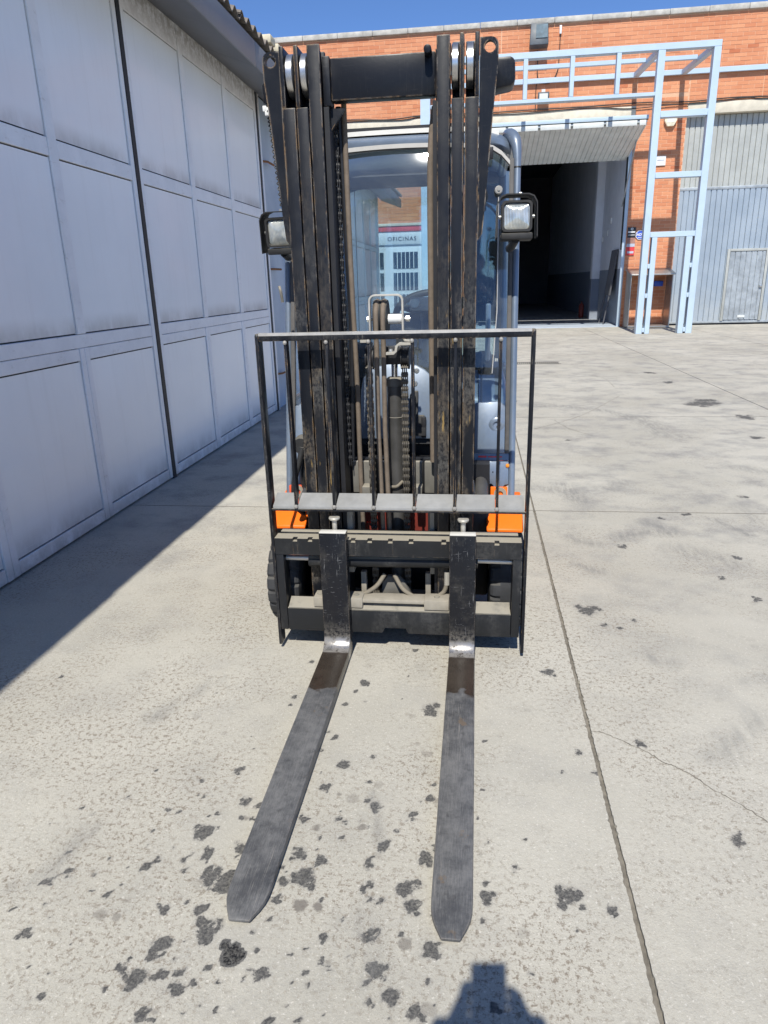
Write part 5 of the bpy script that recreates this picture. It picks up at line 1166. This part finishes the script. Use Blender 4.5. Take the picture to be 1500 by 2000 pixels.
panel([(-0.275, 0.80), (-0.205, 0.80), (-0.205, 0.87), (-0.215, 0.885), (-0.24, 0.885), (-0.24, 0.985), (-0.262, 0.985), (-0.275, 0.97)], -0.045, -0.026).build('dash_latch', 'rubberblk', dp, 0.004)
# dark interior behind panels, console and seat
MB().box(-0.655, 0.0, 3.02, 3.06, 0.56, 0.93).build('inner_bulkhead', 'inner', cabo)
MB().box(-0.78, 0.12, 3.0, 4.3, 0.54, 0.58).build('cab_floor', 'inner', cabo)
MB().prism([(3.05, 0.93), (3.05, 1.12), (3.10, 1.15), (3.28, 1.17), (3.30, 1.10), (3.20, 0.93)], 'x', -0.66, -0.47).build('dash_console', 'seat', cabo, 0.01)
stw = thing_part = MB()
# steering wheel
cx_, cy_, cz_ = -0.205, 3.36, 1.29
tilt_ = Matrix.Translation((cx_, cy_, cz_)) @ Matrix.Rotation(R(32), 4, 'X')
ring = [tilt_ @ Vector((0.165*math.cos(2*math.pi*k/40), 0.165*math.sin(2*math.pi*k/40), 0)) for k in range(41)]
sw = MB().tube(ring, 0.016, 12, False).build('steering_wheel', 'seat', cabo)
for a in (20, 160, 270): MB().tube([tilt_ @ Vector((0, 0, -0.01)), tilt_ @ Vector((0.16*math.cos(R(a)), 0.16*math.sin(R(a)), 0))], [0.026, 0.014], 10).build('spoke', 'seat', sw)
MB().tube([tilt_ @ Vector((0, 0, -0.03)), tilt_ @ Vector((0, 0, 0.014))], 0.055, 20).build('hub', 'seat', sw)
MB().tube([(cx_, cy_-0.02, cz_-0.03), (cx_+0.01, 3.12, 0.95)], [0.045, 0.06], 14).build('steering_column', 'seat', cabo)
MB().lathe([(0, -0.01), (0.02, -0.01), (0.024, 0), (0.02, 0.006), (0, 0.006)], (-0.275, 3.27, 1.335), 'y', 16).build('instrument_dial', 'screw', sw); MB().box(-0.30, -0.14, 3.28, 3.33, 1.30, 1.36).build('instrument_pod', 'cabtrim', cabo, 0.01)
sbk = MB().prism([(3.98, 0.95), (3.93, 1.0), (3.98, 1.24), (4.03, 1.27), (4.10, 1.24), (4.08, 0.95)], 'x', -0.52, -0.13).build('seat', 'seat', cabo, 0.03, 3)
MB().prism([(3.55, 0.84), (3.54, 0.92), (3.58, 0.95), (3.98, 0.93), (3.98, 0.80)], 'x', -0.55, -0.10).build('seat_cushion', 'seat', sbk, 0.03, 3)
MB().prism([(3.55, 0.60), (3.55, 0.84), (4.10, 0.84), (4.10, 0.60)], 'x', -0.6, -0.05).build('seat_base', 'inner', sbk)
ar = MB().prism([(3.52, 0.98), (3.5, 1.03), (3.56, 1.06), (3.95, 1.06), (3.95, 0.98)], 'x', 0.01, 0.085).build('armrest', 'seat', cabo, 0.015)
MB().box(-0.01, 0.032, 3.30, 3.34, 1.03, 1.11).build('mirror_pad', 'seat', cabo, 0.010)
MB().box(0.045, 0.07, 3.5, 3.53, 1.05, 1.32).build('lever_console', 'cab', ar, 0.008)
MB().tube([(0.03, 3.4, 0.85), (0.028, 3.42, 1.05)], 0.005, 8).build('lever', 'inner', cabo)
# counterweight / hood behind
MB().prism([(3.95, 0.15), (3.95, 0.80), (4.30, 0.96), (4.62, 0.93), (4.74, 0.80), (4.74, 0.25), (4.62, 0.15)], 'x', -0.84, 0.185).build('counterweight', 'cab', fk, 0.05, 3)
for xa in (-0.80, 0.02): MB().lathe([(0.0, xa), (0.19, xa), (0.21, xa+0.02), (0.21, xa+0.12), (0.19, xa+0.14), (0, xa+0.14)], (0, 4.35, 0.21), 'x', 36).build('rear_wheel', 'tyre', fk)
MB().box(-0.83, -0.74, 3.05, 3.95, 0.30, 0.55).build('side_step', 'orange', fk, 0.015); MB().box(0.085, 0.175, 3.05, 3.95, 0.30, 0.55).build('side_step', 'orange', fk, 0.015)
# --- work lamps
def lamp(xc, zc, yaw, tilt, Y=2.93, hood=True):
    T = Matrix.Translation((xc, Y, zc)) @ Matrix.Rotation(yaw, 4, 'Z') @ Matrix.Rotation(tilt, 4, 'X')
    def tr(m): m.v = [tuple(T @ Vector(p)) for p in m.v]; return m
    body = MB()
    ra = rrect(-0.058, 0.058, -0.056, 0.056, 0.016); rb = rrect(-0.042, 0.042, -0.042, 0.040, 0.02); n = len(ra)
    vs = [(x, 0.0, z) for x, z in ra]+[(x, 0.055, z) for x, z in ra]+[(x*0.9, 0.085, z*0.9) for x, z in rb]
    inn = [(x*0.86, 0.0, z*0.86) for x, z in ra]; inb = [(x*0.84, 0.012, z*0.84) for x, z in ra]
    vs += inn+inb
    fs = [(i, (i+1) % n, n+(i+1) % n, n+i) for i in range(n)]+[(n+i, n+(i+1) % n, 2*n+(i+1) % n, 2*n+i) for i in range(n)]+[tuple(2*n+i for i in range(n))]
    fs += [(i, 3*n+i, 3*n+(i+1) % n, (i+1) % n) for i in range(n)]+[(3*n+i, 4*n+i, 4*n+(i+1) % n, 3*n+(i+1) % n) for i in range(n)]
    hl = tr(body.add(vs, fs)).build('headlight', 'rubberblk', fk)
    # bulged fluted lens
    m = MB(); q = [(x*0.83, z*0.83) for x, z in ra]; vs = [(0, -0.006, 0)]+[(x*0.55, -0.003, z*0.55) for x, z in q]+[(x, 0.010, z) for x, z in q]
    fs = [(0, 1+(i+1) % n, 1+i) for i in range(n)]+[(1+i, 1+(i+1) % n, 1+n+(i+1) % n, 1+n+i) for i in range(n)]
    tr(m.add(vs, fs)).build('lens', 'lens', hl, ang=60)
    m = MB(); pp = [(-0.075, -0.075), (-0.072, 0.045)]+[(-0.06, 0.066), (-0.04, 0.074), (0.04, 0.074), (0.06, 0.066)]+[(0.072, 0.045), (0.075, -0.075)]
    vs = []; 
    for x, z in pp: vs += [(x, -0.012, z), (x, 0.06, z), (x*1.045, 0.06, z*1.045+0.001), (x*1.045, -0.012, z*1.045+0.001)]
    N = len(pp); fs = [(4*i+k, 4*i+(k+1) % 4, 4*i+4+(k+1) % 4, 4*i+4+k) for i in range(N-1) for k in range(4)]+[(0, 1, 2, 3), (4*N-4, 4*N-1, 4*N-2, 4*N-3)]
    tr(m.add(vs, fs)).build('lamp_guard', 'rubberblk', hl)
    tr(MB().box(-0.060, 0.062, 0.0, 0.07, -0.084, -0.060)).build('lamp_bracket', 'rubberblk', hl, 0.006)
    tr(MB().tube([(0.0, 0.03, -0.08), (-0.01, 0.09, -0.10), (-0.012, 0.16, -0.10)], 0.016, 10)).build('mount_arm', 'rubberblk', hl)
    for x in (-0.064, 0.064): tr(MB().cyl((x-0.004, 0.02, 0.0), (x+0.004, 0.02, 0.0), 0.007, 10)).build('pivot_bolt', 'screw', hl)
    tr(MB().lathe([(0, 0.008), (0.008, 0.008), (0.010, 0), (0, 0)], (0.012, 0.02, 0.078), 'z', 6)).build('top_bolt', 'screw', hl)
    return hl
lamp(0.150, 1.655, R(3), R(-4)); lamp(-0.790, 1.628, R(-9), R(6))
# door latch cord at the left pillar
MB().tube(smooth_path([(-0.80, 2.92, 1.42), (-0.79, 2.90, 1.40), (-0.785, 2.90, 1.36)]), 0.006, 8).build('door_catch', 'dusty', cabo)

# ------------------------------------------------------------------ the photographer, standing where the picture was taken from
vf = Vector(M3 @ Vector((0, 0, -1)))                              # viewing direction
vr = Vector(M3 @ Vector((1, 0, 0))); vu = Vector(M3 @ Vector((0, 1, 0))); C0 = Vector((0, 0, CAMH))
ph = thing('phone', tuple(C0), 'phone held up by photographer, its shadow falling beyond the right fork', 'phone')
def slabp(r0, r1, u0, u1, d0, d1, nm, mat, par):
    b = [C0+vr*r+vu*u-vf*d for r, u, d in ((r0, u0, d0), (r1, u0, d0), (r1, u0, d1), (r0, u0, d1))]; t = [C0+vr*r+vu*u-vf*d for r, u, d in ((r0, u1, d0), (r1, u1, d0), (r1, u1, d1), (r0, u1, d1))]
    return MB().hexa([tuple(p) for p in b], [tuple(p) for p in t]).build(nm, mat, par, 0.002)
slabp(-0.040, 0.036, -0.125, 0.028, 0.006, 0.014, 'body', 'phone', ph)
slabp(-0.038, 0.034, -0.120, 0.024, 0.0142, 0.0150, 'screen', 'winglass', ph)
def skin_obj(name, joints, edges, mat, parent, root=0, sub=2):
    me = bpy.data.meshes.new(name); me.from_pydata([j[0] for j in joints], edges, []); me.update()
    o = put(name, me, mat, parent); md = o.modifiers.new('skin', 'SKIN'); md.use_smooth_shade = True
    for i, v in enumerate(me.skin_vertices[0].data):
        r = joints[i][1]; v.radius = r if isinstance(r, tuple) else (r, r); v.use_root = (i == root)
    sd = o.modifiers.new('sub', 'SUBSURF'); sd.levels = sub; sd.render_levels = sub
    return o
pe = thing('person', (0.03, -0.48, 0), 'person holding a phone in both hands, their shadow at picture bottom', 'person')
bx, by = 0.02, -0.50
hL = C0+vr*(-0.100)+vu*(-0.125)-vf*0.03; hR = C0+vr*0.092+vu*(-0.120)-vf*0.03
J = [((bx, by, 0.93), 0.135), ((bx, by, 1.10), 0.125), ((bx, by, 1.30), (0.16, 0.115)), ((bx, by, 1.42), (0.13, 0.09)), ((bx, by+0.01, 1.50), 0.055), ((bx, by+0.02, 1.55), 0.055),
     ((bx-0.18, by, 1.41), 0.058), ((bx-0.235, by+0.10, 1.17), 0.045), (tuple(hL+Vector((-0.02, -0.06, -0.05))), 0.029), (tuple(hL), (0.03, 0.02)),
     ((bx+0.18, by, 1.41), 0.058), ((bx+0.235, by+0.10, 1.17), 0.045), (tuple(hR+Vector((0.02, -0.06, -0.05))), 0.029), (tuple(hR), (0.03, 0.02)),
     ((bx-0.09, by, 0.86), 0.085), ((bx-0.10, by+0.01, 0.48), 0.06), ((bx-0.11, by-0.02, 0.09), 0.042), ((bx-0.12, by+0.12, 0.035), 0.035),
     ((bx+0.09, by, 0.86), 0.085), ((bx+0.10, by+0.01, 0.48), 0.06), ((bx+0.11, by-0.02, 0.09), 0.042), ((bx+0.12, by+0.12, 0.035), 0.035)]
Ed = [(0, 1), (1, 2), (2, 3), (3, 4), (4, 5), (3, 6), (6, 7), (7, 8), (8, 9), (3, 10), (10, 11), (11, 12), (12, 13), (0, 14), (14, 15), (15, 16), (16, 17), (0, 18), (18, 19), (19, 20), (20, 21)]
skin_obj('body', J, Ed, 'shirt', pe)
hd_ = MB(); nseg = 20; vs = []; hc = Vector((bx, by+0.03, 1.625))
for j in range(13):
    a = math.pi*j/12
    for k in range(nseg):
        b = 2*math.pi*k/nseg; x = math.sin(a)*math.cos(b); y = math.sin(a)*math.sin(b); z = math.cos(a)
        jaw = 1-0.25*max(0, -z)
        vs.append((hc.x+0.073*x*jaw, hc.y+0.092*y*jaw+(0.010 if (y > 0.9 and -0.3 < z < 0.1) else 0), hc.z+0.112*z))
hd_.add(vs, [(j*nseg+k, j*nseg+(k+1) % nseg, (j+1)*nseg+(k+1) % nseg, (j+1)*nseg+k) for j in range(12) for k in range(nseg)]).build('head', 'skin', pe)
hr = MB(); vs = []
for j in range(8):
    a = math.pi*0.62*j/7
    for k in range(nseg):
        b = 2*math.pi*k/nseg; x = math.sin(a)*math.cos(b); y = math.sin(a)*math.sin(b); z = math.cos(a)
        if y > 0.35: z = max(z, 0.45)
        vs.append((hc.x+0.080*x, hc.y-0.006+0.098*y, hc.z+0.006+0.118*z))
hr.add(vs, [(j*nseg+k, j*nseg+(k+1) % nseg, (j+1)*nseg+(k+1) % nseg, (j+1)*nseg+k) for j in range(7) for k in range(nseg)]).build('hair', 'hair', pe)
def hand(root, s_):
    # palm block and five bent fingers closing on the phone edge
    for k, ln in enumerate((0.070, 0.078, 0.074, 0.060)):
        u = -0.030-0.020*k if True else 0
        p0 = C0+vr*(s_*(0.060+0.011*k))+vu*(-0.030-0.022*k-(0.012 if s_ > 0 else 0))-vf*0.036
        p1 = C0+vr*(s_*0.052)+vu*(-0.026-0.022*k-(0.012 if s_ > 0 else 0))-vf*0.008
        p2 = C0+vr*(s_*(0.058-ln*0.22))+vu*(-0.026-0.022*k-(0.012 if s_ > 0 else 0))-vf*(0.0135 if False else -0.010+0.008)
        MB().tube(smooth_path([root, p0, p1, p2], 4), [0.011]*8+[0.009]*5, 8).build('finger', 'skin', pe)
    MB().tube(smooth_path([root, C0+vr*(s_*0.058)+vu*(-0.09)-vf*0.035, C0+vr*(s_*0.030)+vu*(-0.075)-vf*0.025], 4), 0.011, 8).build('thumb', 'skin', pe)
    MB().tube([root, root+vu*0.04+vr*s_*(-0.005)], [0.030, 0.024], 12).build('palm', 'skin', pe)
hand(hL, -1); hand(hR, 1)
